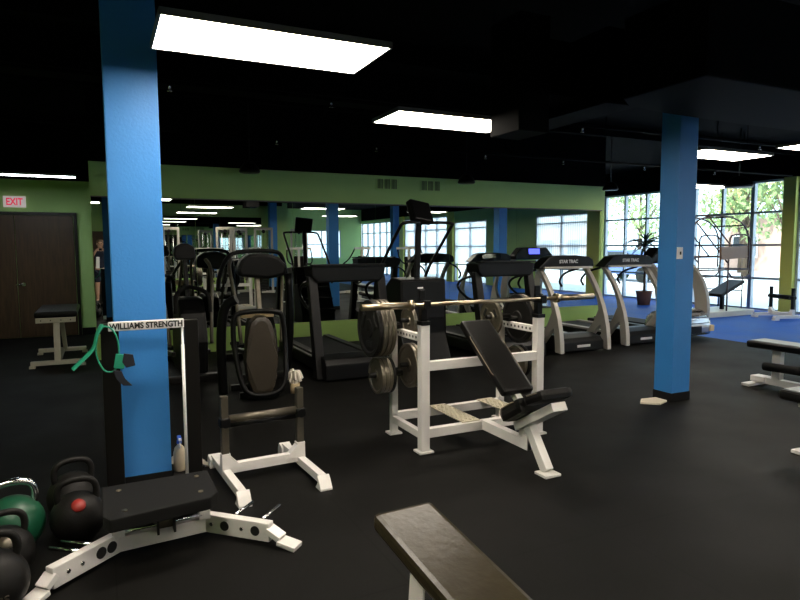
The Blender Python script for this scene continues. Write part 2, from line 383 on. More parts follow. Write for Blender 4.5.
# ------------------------------------------------------------------ ceiling lights
def troffer(x0, y0, lab, m='lamp', z=2.65, w=1.22, d=.55):
    t = thing('ceiling_light', lab, 'light fixture', (x0 + w / 2, y0 + d / 2, z), group='rectangular ceiling lights')
    f = MB()
    f.box((0, 0, .022), (w, d, .028), bev=.004)
    for sx in (-1, 1): f.box((sx * (w / 2 - .006), 0, .006), (.012, d, .012)).box((0, sx * (d / 2 - .006), .006), (w, .012, .012))
    f.build('housing', 'lampframe', t)
    MB().box((0, 0, .005), (w - .026, d - .026, .006)).build('diffuser', m, t)
    for sx in (-1, 1): MB().cyl((sx * w * .4, 0, .034), (sx * w * .4, 0, H - z), .003, seg=6).build('hanger_rod', 'black_paint', t)
troffer(.29, 3.21, 'bright rectangular ceiling light nearest the camera, beside the left pillar', d=.58)
troffer(2.22, 4.62, 'bright rectangular ceiling light over the incline bench, half behind the duct')
troffer(6.32, 4.98, 'bright ceiling light seen just right of the right blue pillar')
troffer(6.98, 4.05, 'ceiling light cut off by the right edge of the picture')
troffer(-1.5, 10.6, 'cool white ceiling light in front of the exit door wall', 'lampcool', 2.62, 1.2, .3)
troffer(9.7, 7.9, 'small bright ceiling light near the windows, behind the right pillar')
troffer(2.15, .80, 'ceiling light behind the camera, first from left pillar in the mirror')
troffer(5.25, 1.3, 'ceiling light behind the camera, second in the mirror')
troffer(8.9, .9, 'ceiling light behind the camera near the windows, seen in the mirror')
troffer(-1.2, 1.6, 'ceiling light behind the camera at the far left of the mirror')
troffer(2.2, -2.2, 'extra ceiling light added to brighten the rear cable machines, seen in the mirror')  # fixture added to brighten the dim rear wall
troffer(7.2, -2.6, 'extra ceiling light added to brighten the rear pillar area, seen in the mirror')  # second added fixture, lifts the light in the rear bay

# ------------------------------------------------------------------ ducts and ceiling clutter
def tag1(mb, name, m, lab, cat, group=None): return tag(mb.build(name, m), lab, cat, group)
d = MB().tube([(-2.9, 2.98, 3.10), (.60, 2.98, 3.10), (.95, 2.85, 3.10), (1.02, 2.4, 3.10), (1.02, -1.5, 3.10)], .33, 24, sub=2)
tag1(d, 'round_duct', 'duct', 'round black duct passing above the nearest ceiling light', 'duct')
t = thing('supply_duct', 'large black duct bending across the ceiling in front of the right pillar', 'duct', (4.0, 4.0, 2.69))
MB((4, 4, 2.69)).box((3.90, 4.69, 3.0), (.36, 1.64, .60), bev=.01).build('branch_duct', 'duct', t)
MB((4, 4, 2.69)).box((3.18, 4.30, 2.93), (.30, .40, .92), bev=.008).box((3.55, 4.30, 3.0), (.46, .36, .44), bev=.008).build('drop_box', 'duct', t)
MB((4, 4, 2.69)).prism([(3.72, 2.95), (3.72, 3.70), (3.95, 3.86), (4.4, 3.92), (5.5, 3.97), (11.5, 3.97), (11.5, 2.95)], 'z', 2.69, 3.30, bev=.02).build('main_run', 'duct', t)
for x, y in ((3.9, 5.2), (4.6, 3.4), (7.4, 3.4), (10.6, 3.4)): MB((4, 4, 2.69)).cyl((x, y, 3.28), (x, y, H), .01, seg=8).build('duct_hanger', 'duct', t)
tag1(MB().box((2.0, 7.4, 3.52), (7.0, .5, .36), bev=.01), 'rectangular_duct', 'duct', 'long flat black duct under the ceiling over the treadmill row', 'duct')
for i in range(5):
    y = [6.2, 8.6, 2.2, -.5, 11.0][i]
    tag1(MB().box((5.2, y, H - .10), (17.2 if y < YM else 9, .12, .19)), 'ceiling_beam', 'black_paint', 'black painted steel ceiling beam ' + ['over the weight benches', 'just in front of the mirror wall', 'over the left blue pillar side of the nearest light', 'above the photographer', 'over the exit door bay'][i], 'beam', 'black ceiling beams')
for i, (y, z) in enumerate(((5.9, 3.0), (8.0, 2.95))):
    lab = ['thin dark sprinkler pipe with small heads crossing above the bench', 'thin dark sprinkler pipe with small heads nearest the mirror wall'][i]
    t = thing('sprinkler_pipe', lab, 'pipe', (5.2, y, z))
    p = MB().cyl((-6.5, 0, 0), (7.5, 0, 0), .018, seg=10)
    for x in (-4.2, -1, 2.5, 6): p.cyl((x, 0, 0), (x, 0, H - z), .006, seg=6)
    p.build('pipe_run', 'duct', t)
    for x in (-4.6, -3.1, -1.7, .1, 1.6, 3.4, 5.2):
        hd = MB().cyl((x, 0, -.01), (x, 0, -.06), .010, seg=8).lathe([(0, -.085), (.022, -.083), (.022, -.078), (.006, -.06)], (x, 0, 0), seg=12)
        hd.build('sprinkler_head', 'chrome', t)
for x, y, w in ((1.98, 9.1, 'above the mirror behind the ellipticals'), (5.68, 9.15, 'beside the right air vent'), (8.95, 9.15, 'at the right end of the mirror wall'), (10.75, 7.75, 'beside the light near the windows, the largest of them')):
    t = thing('ceiling_speaker', 'black dome shaped pendant speaker hanging ' + w, 'speaker', (x, y, 2.62), group='black pendant speakers')
    k = 1.7 if x > 10 else 1.0
    MB().lathe([(q * k, v * min(k, 1.3)) for q, v in [(0, .0), (.135, 0), (.15, .015), (.145, .035), (.12, .09), (.075, .14), (.04, .16), (0, .165)]], seg=24).build('speaker_shell', 'plastic', t)
    MB().cyl((0, 0, .16), (0, 0, H - 2.62), .008, seg=8).build('hanging_rod', 'plastic', t)

# ------------------------------------------------------------------ treadmills
def rounded(c0, c1, n=7):   # arc list helper: quadratic bezier
    a, b, c = [Vector(v) for v in (c0[0], c0[1], c1)]
    return [tuple(a * (1 - t) ** 2 + b * 2 * t * (1 - t) + c * t * t) for t in [k / (n - 1) for k in range(n)]]
def silver_treadmill(lab, loc, lit=False, name=True):
    t = thing('treadmill', lab, 'treadmill', loc, group='treadmills facing the mirror')
    MB().box((0, 1.05, .10), (.74, 1.86, .10), bev=.02).build('deck', 'plastic', t)
    MB().box((0, 1.22, .158), (.50, 1.5, .014), bev=.004).build('running_belt', 'belt', t)
    for sx in (-1, 1): MB().box((sx * .31, 1.2, .165), (.11, 1.5, .035), bev=.01).build('side_rail', 'silver', t)
    hood = MB().prism([(.06, .03), (.06, .16), (.12, .215), (.30, .25), (.52, .235), (.58, .17), (.58, .05)], 'x', -.38, .38, bev=.012)
    hd = hood.build('motor_cover', 'dplastic', t)
    MB().box((0, .056, .10), (.24, .006, .035)).build('name_plate', 'pale', hd)
    for sx in (-1, 1):
        out = rounded(((.0, .02), (.02, .72)), (.52, 1.24), 9)
        inn = rounded(((.60, 1.22), (.26, .92)), (.20, .60), 6)
        # the rear brace splits off at about half height
        br = [(.30, .40), (.52, .16), (.66, .03), (.56, .03), (.40, .12), (.22, .33), (.15, .40), (.12, .03)]
        MB().prism(out + inn + br, 'x', sx * .44 - .035, sx * .44 + .035, bev=.008).build('upright', 'silver', t)
        MB().tube([(sx * .40, .66, 1.20), (sx * .40, .98, 1.12), (sx * .41, 1.12, .98), (sx * .41, 1.04, .90), (sx * .42, .55, .88)][:4], .018, 10, sub=2).build('handrail', 'plastic', t)
    con = MB().prism([(-.50, 1.215), (.50, 1.215), (.52, 1.25), (.50, 1.34), (.42, 1.385), (.15, 1.41), (-.2, 1.405), (-.34, 1.38), (-.54, 1.22)], 'y', .44, .66, bev=.015).build('console', 'plastic', t)
    MB().box((0, .42, 1.225), (.92, .05, .035), bev=.01).build('console_lip', 'silver', con)
    MB().box((0, .675, 1.33), (.50, .02, .11), rot=(.2, 0, 0), bev=.006).build('display', 'screen' if lit else 'carglass', con)
    text('lettering', 'STAR TRAC', .068, (.02, .437, 1.315), (PI / 2, 0, 0), 'pale', con, bold=.002)
    return t
silver_treadmill('silver treadmill left of two, directly behind the incline bench rack', (6.27, 6.80, 0))
silver_treadmill('silver treadmill immediately left of the right blue pillar', (7.65, 6.92, 0))

def black_treadmill(lab, loc, light=False):
    t = thing('treadmill', lab, 'treadmill', loc, group='treadmills facing the mirror')
    MB().box((0, 1.15, .13), (.80, 2.1, .16), bev=.025).build('deck', 'plastic', t)
    MB().box((0, 1.35, .218), (.50, 1.65, .014), bev=.004).build('running_belt', 'belt', t)
    for sx in (-1, 1): MB().box((sx * .32, 1.35, .225), (.10, 1.65, .03), bev=.01).build('side_rail', 'dplastic', t)
    hd = MB().prism([(.0, .02), (.0, .20), (.05, .26), (.28, .29), (.48, .24), (.48, .05)], 'x', -.43, .43, bev=.015).build('motor_cover', 'plastic', t)
    MB().box((.26, -.003, .10), (.10, .006, .03)).build('name_plate', 'pale', hd)
    for sx in (-1, 1):
        MB().prism([(.12, .02), (.28, .02), (.50, 1.20), (.40, 1.20)], 'x', sx * .44 - .055, sx * .44 + .055, bev=.012).build('upright', 'dplastic', t)
        MB().tube([(sx * .45, .45, 1.15), (sx * .45, .85, 1.08), (sx * .45, .95, .95), (sx * .45, .60, .80), (sx * .45, .38, .82)], .018, 10, sub=2).build('handrail', 'plastic', t)
    con = MB().prism([(-.40, 1.13), (.40, 1.13), (.46, 1.20), (.48, 1.31), (.36, 1.33), (-.36, 1.33), (-.48, 1.31), (-.46, 1.20)], 'y', .34, .66, bev=.02).build('console', 'plastic', t)
    MB().box((0, .36, 1.335), (.94, .12, .02), bev=.006).build('console_shelf', 'dplastic', con)
    MB().box((0, .668, 1.28), (.46, .012, .10), rot=(.2, 0, 0)).build('display', 'carglass', con)
    return t
black_treadmill('black treadmill with a wide console, left of the tall stair climber', (2.68, 6.62, 0))
black_treadmill('black treadmill between the stair climber and the silver treadmills', (5.07, 6.75, 0))

# silver hooded treadmill by the blue flooring
t = thing('treadmill', 'rounded silver hooded treadmill showing right of the right pillar', 'treadmill', (8.74, 7.0, 0), group='treadmills facing the mirror')
MB().box((0, 1.1, .12), (.80, 1.9, .12), bev=.02).build('deck', 'plastic', t)
MB().box((0, 1.25, .19), (.50, 1.55, .014)).build('running_belt', 'belt', t)
hd = MB().prism([(.0, .05), (-.02, .20), (.02, .32), (.08, .41), (.18, .47), (.32, .49), (.50, .45), (.62, .35), (.68, .05)], 'x', -.44, .44, bev=.07)
hd = hd.build('motor_cover', mat('glossy silver shell', (.50, .50, .52), .22, .7), t)
for fc in hd.data.polygons: fc.use_smooth = True
MB().prism([(-.10, .10), (.16, .10), (.16, .22), (-.10, .22)], 'y', -.03, -.005).build('vent_strip', 'plastic', hd)
MB().box((.42, .012, .17), (.10, .08, .10), bev=.01).build('intake_cover', 'tan', hd)
for sx in (-1, 1):
    out = rounded(((.10, .30), (.02, .9)), (.50, 1.28), 8); inn = rounded(((.60, 1.26), (.30, .9)), (.34, .30), 8)
    MB().prism(out + inn, 'x', sx * .46 - .035, sx * .46 + .035, bev=.01).build('upright', 'silver', t)
con = MB().prism([(-.50, 1.25), (.50, 1.25), (.52, 1.34), (.34, 1.52), (-.34, 1.52), (-.52, 1.34)], 'y', .44, .68, bev=.03).build('console', 'plastic', t)
MB().box((-.02, .69, 1.43), (.30, .02, .12), rot=(.1, 0, 0), bev=.004).build('lit_display', 'screen', con)
MB().box((-.02, .686, 1.43), (.40, .012, .17), rot=(.1, 0, 0), bev=.004).build('display_bezel', 'plastic', con)

# ------------------------------------------------------------------ stair climber
def stair_climber(lab, loc):
    t = thing('stair_climber', lab, 'stair climber', loc)
    MB().prism([(.05, .0), (.05, .10), (.22, .45), (.22, 1.14), (.50, 1.16), (.95, .85), (1.25, .30), (1.25, .0)], 'x', -.36, .28, bev=.02).build('housing', 'plastic', t)
    MB().box((-.04, .222, .88), (.60, .03, .48), bev=.02).build('front_panel', 'dplastic', t)
    MB().box((-.09, .204, 1.035), (.075, .005, .018)).build('name_plate', 'signwhite', t)
    for i in range(3): MB().box((-.03, 1.0 + .16 * i, .78 - .2 * i), (.50, .26, .05), bev=.01).build('step', 'rubber', t)
    MB().bar((-.03, .42, 1.08), (-.03, .36, 1.86), .07, .05, bev=.01).build('mast', 'dplastic', t)
    MB().box((-.03, .33, 1.98), (.34, .10, .28), rot=(-.45, .12, .3), bev=.02).build('console', 'plastic', t)
    for sx in (-1, 1):
        MB().tube([(sx * .36 - .03, .95, .85), (sx * .36 - .03, .90, 1.15), (sx * .36 - .03, .16, 1.80), (sx * .34 - .03, .08, 1.84), (sx * .12 - .03, .12, 1.845), (-.03, .35, 1.84)], .020, 10, sub=1).build('handrail', 'charcoal', t)
    return t
stair_climber('tall black stair climber with a raised console on a mast', (3.66, 6.62, 0))

# ------------------------------------------------------------------ ellipticals
def elliptical(lab, loc, rz, big=False):
    t = thing('elliptical_trainer', lab, 'elliptical', loc, rz, group='ellipticals left of the black treadmill')
    MB().box((0, .05, .04), (.60, .10, .08), bev=.015).box((0, 1.55, .04), (.55, .10, .08), bev=.015).box((0, .8, .06), (.09, 1.5, .06), bev=.01).build('base_frame', 'charcoal', t)
    k = 1.0 if big else 1.32
    MB().prism([(.02, .08), (-.02, .35 * k), (.06, .60 * k), (.20, .72 * k), (.36, .74 * k), (.52, .66 * k), (.66, .38 * k), (.62, .08)], 'x', -.15, .15, bev=.05).build('flywheel_cover', 'plastic', t)
    if big:
        MB().bar((0, .30, .65), (0, .50, 1.30), .06, .05, bev=.012).build('mast', 'greypost', t)
    else:
        MB().bar((0, .30, .65), (0, .50, 1.42), .05, .05, bev=.012).build('mast', 'dplastic', t)
        MB().prism([(-.10, 1.40), (.10, 1.40), (.13, 1.46), (.11, 1.56), (.04, 1.60), (-.04, 1.60), (-.11, 1.56), (-.13, 1.46)], 'y', .46, .54, bev=.02).build('console', 'plastic', t)
        MB().tube([(-.19, .05, .80), (-.19, .08, 1.0), (-.12, .15, 1.06), (0, .42, 1.09), (.12, .15, 1.06), (.19, .08, 1.0), (.19, .05, .80)], .024, 10, sub=2).build('fixed_handlebar', 'rubber', t)
    for sx in (-1, 1):
        MB().tube([(sx * .24, .25, .40), (sx * .26, .32, .80), (sx * .30, .42, 1.10), (sx * .32, .56, 1.32), (sx * .28, .66, 1.40)], .022, 10, sub=2).build('moving_arm', 'greypost', t)
        MB().bar((sx * .20, .25, .30), (sx * .18, 1.45, .20 + .1 * (sx > 0)), .05, .05, bev=.01).build('pedal_arm', 'charcoal', t)
        MB().box((sx * .18, .95, .33 + .04 * sx), (.16, .36, .04), bev=.015).build('pedal', 'rubber', t)
    if big:
        MB().tube([(-.52, -.05, 1.08), (-.48, .2, 1.22), (-.36, .45, 1.42), (-.24, .50, 1.50), (.22, .50, 1.51), (.34, .55, 1.45), (.40, .60, 1.15), (.40, .62, .02)], .026, 12, sub=2).build('arch_frame', 'plastic', t)
        MB().tube([(.40, .52, 1.22), (.42, .50, .60), (.38, .58, .02)], .045, 12, sub=1).build('frame_leg', 'plastic', t)
        MB().prism([(-.22, 1.20), (-.25, 1.28), (-.20, 1.40), (-.10, 1.47), (.12, 1.48), (.26, 1.43), (.36, 1.32), (.33, 1.20), (.12, 1.16)], 'y', .36, .60, bev=.04).build('console_hood', 'plastic', t)
    return t
elliptical('black elliptical with U shaped handlebar, seen left of the arched one', (.93, 7.35, 0), .06)
elliptical('black elliptical with a wide arched frame over its console', (1.68, 7.10, 0), -.05, True)

# ------------------------------------------------------------------ padded wheel shaped ab machine
o = Vector((1.42, 6.28, 0))
t = thing('ab_machine', 'low machine with an upright oval brown pad inside a black tube loop', 'exercise machine', tuple(o), -.06)
MB().prism([(-.09, .08), (-.14, .22), (-.155, .42), (-.14, .64), (-.10, .80), (-.04, .86), (.05, .86), (.11, .80), (.15, .64), (.165, .42), (.155, .22), (.11, .08), (0, .05)], 'y', -.15, .07, bev=.05).build('oval_pad', 'tread_rubber', t)
MB().tube([(-.21, .0, .90), (-.255, .0, .82), (-.255, .0, .55), (-.20, -.12, .15), (-.10, -.14, .055), (.12, -.14, .055), (.25, -.12, .15), (.27, 0, .55), (.25, 0, .82), (.21, 0, .90)], .027, 12, closed=True, sub=2).build('tube_loop', 'plastic', t)
MB().box((0, .09, .87), (.34, .03, .09), bev=.01).build('tan_head_board', 'tan', t)
MB().bar((0, .1, .03), (0, .45, .03), .08, .06).bar((-.24, .45, .03), (.24, .45, .03), .06, .06).bar((0, .10, .04), (0, .10, .86), .06, .05).bar((-.2, .05, .03), (.2, .05, .03), .06, .06).build('rear_frame', 'charcoal', t)
MB().tube([(-.34, .25, .02), (-.36, .22, .5), (-.33, .18, .95), (-.20, .12, 1.02)], .05, 12, sub=2).build('side_guard', 'plastic', t)

# ------------------------------------------------------------------ foot roller stand in front of it
def roller_stand(lab, loc, rz, group=None):
    t = thing('foot_roller_stand', lab, 'exercise stand', loc, rz, group)
    f = MB()
    for sx in (-1, 1):
        x = sx * .26
        f.prism([(x - .025 * 1, -.42), (x + .025, -.42), (x + .025, .33), (x - .025, .33)], 'z', .03, .085, bev=.004)
        for y in (-.44, .33):
            e = .045
            f.prism([(y - e, .0), (y + e, .0), (y + e * (.2 if y < 0 else 1), .04), (y + e * .3, .085), (y - e * (.3 if y < 0 else 1), .06), (y - e, .012)], 'x', x - .04, x + .04)
        f.prism([(x, .085), (x - sx * .11, .085), (x - sx * .03, .17), (x, .17)][::1], 'y', -.03, .03)
        f.bar((x, 0, .05), (x, 0, .19), .058, .058)
    f.bar((-.255, 0, .085), (.255, 0, .085), .05, .065)
    f.build('floor_frame', 'white', t)
    for sx in (-1, 1):
        MB().bar((sx * .26, 0, .15), (sx * .26, 0, .575), .048, .048, bev=.005).build('post', 'greypost', t)
        MB().cyl((sx * .26, -.05, .40), (sx * .26, .05, .40), .030).box((sx * .26, 0, .40), (.07, .07, .06), bev=.008).build('clamp', 'plastic', t)
    MB().cyl((-.235, 0, .415), (.235, 0, .415), .028).build('foot_roller', 'greypost', t)
    MB().cyl((-.24, .0, .378), (.24, 0, .378), .020).build('lower_bar', 'plastic', t)
    return t
roller_stand('white footed roller stand on the floor left of the incline bench', (.945, 4.12, 0), .06)
r2 = roller_stand('small white footed rack with black roller on blue floor by the windows', (12.92, 8.22, 0), 1.22)
r2.scale = (1.25, 1.1, 1.15)
for ch in r2.children:
    if ch.name.startswith(('post', 'foot_roller')): ch.data.materials[0] = M['plastic']

# ------------------------------------------------------------------ lettered calf machine in front of the left pillar
o = (.22, 3.25, 0)
t = thing('calf_raise_machine', 'white footed machine with black platform and a lettered white crossbar', 'exercise machine', o)
f = MB(o)
def wing(p1, p2, h=.115, w=.05, z0=.02): f.bar((*p1, z0 + h / 2), (*p2, z0 + h / 2), w, h, bev=.006)
wing((.0, 3.335), (.46, 3.375), .078); wing((.45, 3.38), (.74, 3.10), .10); wing((.01, 3.33), (-.27, 3.085), .10)
for a, b in (((.73, 3.11), (.85, 2.985)), ((-.26, 3.095), (-.345, 3.01))):
    a, b = Vector((*a, 0)), Vector((*b, 0)); dv = (b - a)
    f.bar(a + dv * .0 + Vector((0, 0, .085)), a + dv * .45 + Vector((0, 0, .045)), .07, .03); f.bar(a + dv * .4 + Vector((0, 0, .03)), b + Vector((0, 0, .012)), .085, .024)
f.bar((.22, 3.35, .06), (.22, 4.04, .06), .06, .08).bar((-.02, 4.05, .04), (.52, 4.05, .04), .07, .08)
f.box((.02, 3.315, .125), (.06, .05, .05), bev=.006).box((.44, 3.35, .125), (.06, .05, .05), bev=.006)
f.build('floor_frame', 'white', t)
# flat black discs paint the shade inside the holes of the two wings
for (a, b, us) in (((.45, 3.38), (.74, 3.10), ((.34, .026), (.80, .026))), ((.01, 3.33), (-.27, 3.085), ((.14, .028), (.31, .028)))):
    a, b = Vector((*a, 0)), Vector((*b, 0)); dv = (b - a); nrm = Vector((-dv.y, dv.x, 0)).normalized()
    if nrm.y > 0: nrm = -nrm
    for u, r in us:
        c = a + dv * u + Vector((0, 0, .072)); MB(o).cyl(c + nrm * .022, c + nrm * .029, r).build('hole_shade', 'ink', t)
for (a, b, us) in (((.45, 3.38), (.74, 3.10), (.14, .60)), ((.01, 3.33), (-.27, 3.085), (.60, .80))):
    a, b = Vector((*a, 0)), Vector((*b, 0)); dv = (b - a); nrm = Vector((-dv.y, dv.x, 0)).normalized()
    if nrm.y > 0: nrm = -nrm
    for u in us:
        c = a + dv * u + Vector((0, 0, .072)); MB(o).cyl(c + nrm * .022, c + nrm * .032, .011, seg=6).build('bolt', 'chrome', t)
for p, q in (((.57, 3.27, .11), (.715, 3.42, .11)), ((.69, 3.15, .11), (.84, 3.31, .11)), ((-.08, 3.26, .105), (-.235, 3.375, .105)), ((-.13, 3.21, .105), (-.285, 3.325, .105))):
    MB(o).cyl(p, q, .0095, seg=12).build('plate_peg', 'chrome', t)
MB(o).prism([(-.045, 3.11), (-.015, 3.055), (.445, 3.125), (.49, 3.19), (.49, 3.53), (-.05, 3.51)], 'z', .235, .30, bev=.008).build('platform', 'rubber', t)
for x, y in ((.05, 3.14), (.41, 3.22), (.03, 3.42), (.42, 3.45)): MB(o).cyl((x, y, .299), (x, y, .304), .013, seg=12).build('platform_bolt', 'steel', t)
MB(o).bar((.22, 3.44, .06), (.22, 3.44, .24), .36, .05).build('platform_support', 'charcoal', t)
MB(o).cyl((.03, 3.30, .128), (.44, 3.335, .128), .009).build('slide_rod', 'chrome', t)
MB(o).box((.245, 3.315, .128), (.07, .03, .04), bev=.004).build('slide_block', 'greypost', t)
for x in (.205, .285): MB(o).box((x, 3.305, .125), (.012, .045, .085), bev=.002).build('slide_clamp', 'ink', t)
for x, w in ((.025, .10), (.488, .085)): MB(o).box((x, 4.05, .55), (w, .05, 1.10), bev=.006).build('upright', 'charcoal', t)
cb = MB(o).box((.230, 4.01, 1.085), (.425, .03, .054), bev=.004).build('sign_crossbar', 'signwhite', t)
x = text('lettering', 'WILLIAMS STRENGTH', .049, (.230, 3.993, 1.084), (PI / 2, 0, 0), 'ink', None, sx=.86, bold=.0016)
x.data.transform(Matrix.Translation(-Vector(o))); x.parent = cb
MB(o).cyl((.432, 4.01, .12), (.432, 4.01, 1.06), .007).cyl((.432, 4.01, .12), (.432, 4.01, .95), .010).build('guide_rod', 'signwhite', t)

# green strap hanging from the left upright
t = thing('ankle_strap', 'green webbing strap with black hook tape looped over the machine post', 'strap', (-.02, 3.98, 1.09))
def wp(x, z, y=3.96): return (x + .02, y - 3.98, z - 1.09)
MB().tube([wp(.00, 1.10), wp(.045, 1.075), wp(.07, 1.0), wp(.07, .90), wp(.05, .83), wp(.0, .82), wp(-.035, .87), wp(-.055, .95), wp(-.045, 1.03), wp(-.02, 1.08)], .0085, 8, closed=True, flat=(1, .6), sub=2).build('webbing_loop', 'teal', t)
MB().tube([wp(-.015, 1.105, 3.97), wp(-.045, 1.05, 3.95), wp(-.055, .98, 3.95), wp(-.10, .93, 3.94), wp(-.175, .86, 3.93)], .019, 8, flat=(1, .3), sub=2).build('webbing_tail', 'teal', t)
MB().box(wp(.073, .885, 3.945), (.058, .014, .085), rot=(0, .2, 0), bev=.004).build('cuff', 'teal', t)
MB().prism([(.115, -.16), (.165, -.17), (.175, -.235), (.125, -.245), (.105, -.21)], 'y', -.045, -.025, bev=.003).build('hook_tape', 'velcro', t)
MB().prism([(.055, -.255), (.10, -.265), (.115, -.315), (.155, -.355), (.105, -.35), (.07, -.31)], 'y', -.045, -.025, bev=.003).build('hook_tape', 'velcro', t)

# ------------------------------------------------------------------ kettlebells
def kettlebell(lab, loc, rz, r=.125, body='black_iron', handle='black_iron', badge=None, word=None, lean=0.):
    t = thing('kettlebell', lab, 'kettlebell', loc, rz, group='kettlebells on the floor at lower left')
    prof = [(0, 0), (r * .55, 0)] + [(r * math.cos(a), r * .9 + r * math.sin(a)) for a in [R(v) for v in range(-52, 91, 12)]] + [(0, r * 1.9)]
    MB().lathe(prof, seg=32).build('bell', body, t)
    MB().tube([(-r * .62, 0, r * 1.45), (-r * .72, 0, r * 1.9), (-r * .62, 0, r * 2.25), (-r * .3, 0, r * 2.42), (r * .3, 0, r * 2.42), (r * .62, 0, r * 2.25), (r * .72, 0, r * 1.9), (r * .62, 0, r * 1.45)], r * .125, 12, sub=2).build('handle', handle, t)
    if badge: MB().lathe([(0, 0), (r * .26, 0), (r * .26, .006), (0, .008)], (0, -r * .70, r * 1.60), (R(45), 0, 0), seg=20).build('badge', badge, t)
    if word: text('embossed_mark', word, r * .34, (0, -r * .985, r * .72), (R(97), 0, 0), 'iron', t, depth=.004)
    return t
kettlebell('black kettlebell with a small red badge beside the white machine foot', (-.17, 3.62, 0), .1, .135, badge='redbadge')
kettlebell('black kettlebell behind the one with the red badge', (-.20, 3.93, 0), .25, .14)
kettlebell('green coated kettlebell with a bright chrome handle', (-.465, 3.65, 0), .2, .145, 'green_vinyl', 'chrome')
kettlebell('black kettlebell with a grey oval badge below the green one', (-.47, 3.33, 0), .3, .13, badge='iron')
kettlebell('large black kettlebell with embossed marks nearest the camera', (-.475, 3.03, 0), .30, .14, word='LBS')
kettlebell('black kettlebell at the far left edge, behind the green one', (-.74, 3.95, 0), .5, .12)

# ------------------------------------------------------------------ cloths, bottle, cup, paper
def cloth(lab, loc, s, seed, h=.06, m='cloth'):
    random.seed(seed); b = MB(); n = 14; g = []
    for i in range(n):
        row = []
        for j in range(n):
            u, v = i / (n - 1) - .5, j / (n - 1) - .5; d = math.hypot(u, v)
            z = max(0, h * (1 - d * 1.9)) * (1 + .5 * math.sin(7 * u + seed) * math.cos(9 * v)) + random.uniform(0, h * .22) + .004
            a = math.atan2(v, u); k = 1 + .18 * math.sin(4 * a + seed)
            row.append(b.bm.verts.new((u * s * k, v * s * k, z)))
        g.append(row)
    for i in range(n - 1):
        for j in range(n - 1): b.bm.faces.new((g[i][j], g[i + 1][j], g[i + 1][j + 1], g[i][j + 1])).smooth = True
    bmesh.ops.solidify(b.bm, geom=b.bm.faces[:], thickness=.003)
    o = b.build('cleaning_rag', m); o.location = loc; return tag(o, lab, 'rag')
cloth('crumpled white rag on the floor right of the lettered machine upright', (.56, 4.47, 0), .11, 3, .10)
cloth('crumpled white rag on the floor at the foot of the spray bottle', (.455, 4.66, 0), .14, 5, .05)
t = thing('spray_bottle', 'amber spray bottle with blue head behind the lettered machine', 'bottle', (.435, 4.46, 0))
MB().lathe([(0, 0), (.040, 0), (.042, .01), (.042, .12), (.032, .16), (.014, .18), (.014, .195), (0, .195)]).build('bottle_body', 'bottle', t)
MB().box((0, -.01, .225), (.026, .07, .035), bev=.006).cyl((0, 0, .19), (0, 0, .21), .017).build('spray_head', 'bluecap', t)
MB().box((0, -.052, .23), (.018, .03, .018), bev=.003).tube([(0, -.035, .21), (0, -.045, .185), (0, -.035, .165)], .005, 8).build('nozzle', 'signwhite', t)
t = thing('towel_holder', 'white towel bunched in a tan cup beside the black treadmill', 'towel', (1.80, 6.33, 0))
MB().lathe([(0, 0), (.045, 0), (.055, .11), (.05, .11), (.042, .01), (0, .01)]).build('cup', 'tan', t)
random.seed(9); b = MB()
for i in range(8):
    a = i * .8; b.tube([(.01 * math.cos(a), .01 * math.sin(a), .06), (.03 * math.cos(a), .03 * math.sin(a), .17), (.035 * math.cos(a + .4), .035 * math.sin(a + .4), .24 + .012 * (i % 3)), (.075 * math.cos(a + .5), .075 * math.sin(a + .5), .13 + .02 * (i % 2))], .020, 8, flat=(1.2, .6), sub=2)
b.build('towel', 'cloth', t)
tag1(MB().prism([(4.70, 4.34), (4.82, 4.44), (5.0, 4.42), (5.0, 4.28), (4.84, 4.22)], 'z', .002, .02, bev=.003), 'folded_paper', 'paper', 'folded cream paper lying against the base of the right pillar', 'paper')

# ------------------------------------------------------------------ incline bench
o = (2.66, 4.0, 0)
t = thing('incline_bench', 'white incline press bench with black pads and rack posts', 'weight bench', o)
XA, XB, YF, YR = 2.13, 3.19, 4.02, 4.55
for x in (XA, XB):
    MB(o).box((x, YF, .51), (.07, .07, .98), bev=.006).box((x, YF, .012), (.12, .11, .016), bev=.003).build('rack_post', 'white', t)
    c = MB(o).box((x, YF, .985), (.078, .078, .03), bev=.004)
    c.build('post_collar', 'plastic', t)
    MB(o).box((x, YF + .008, 1.07), (.05, .05, .16), bev=.004).box((x, YF - .062, 1.125), (.05, .018, .06), bev=.003).box((x, YF - .035, 1.10), (.05, .06, .02)).box((x, YF + .022, 1.17), (.05, .02, .12), bev=.004).build('bar_hook', 'plastic', t)
    MB(o).box((x, YR, .46), (.055, .055, .90), bev=.006).box((x, YR, .012), (.11, .10, .016), bev=.003).build('rear_post', 'white', t)
    sx = -1 if x == XA else 1
    for z in (.87, .13): MB(o).bar((x, YF, z), (x, YR, z), .045, .055).build('side_rail', 'white', t)
    hb = MB(o)
    for k in range(8): hb.cyl((x - .0235, YF + .08 + k * .052, .87), (x + .0235, YF + .08 + k * .052, .87), .011, seg=10)
    hb.build('rail_hole', 'ink', t)
    for z in (.92, .54):
        MB(o).cyl((x, YR - .13, z), (x + sx * .275, YR - .13, z), .020).box((x + sx * .005, YR - .09, z), (.05, .10, .05), bev=.004).build('storage_peg', 'black_iron', t)
for y, z in ((YF, .66), (YF, .15), (YR, .15)): MB(o).bar((XA, y, z), (XB, y, z), .055, .07).build('cross_beam', 'white', t)
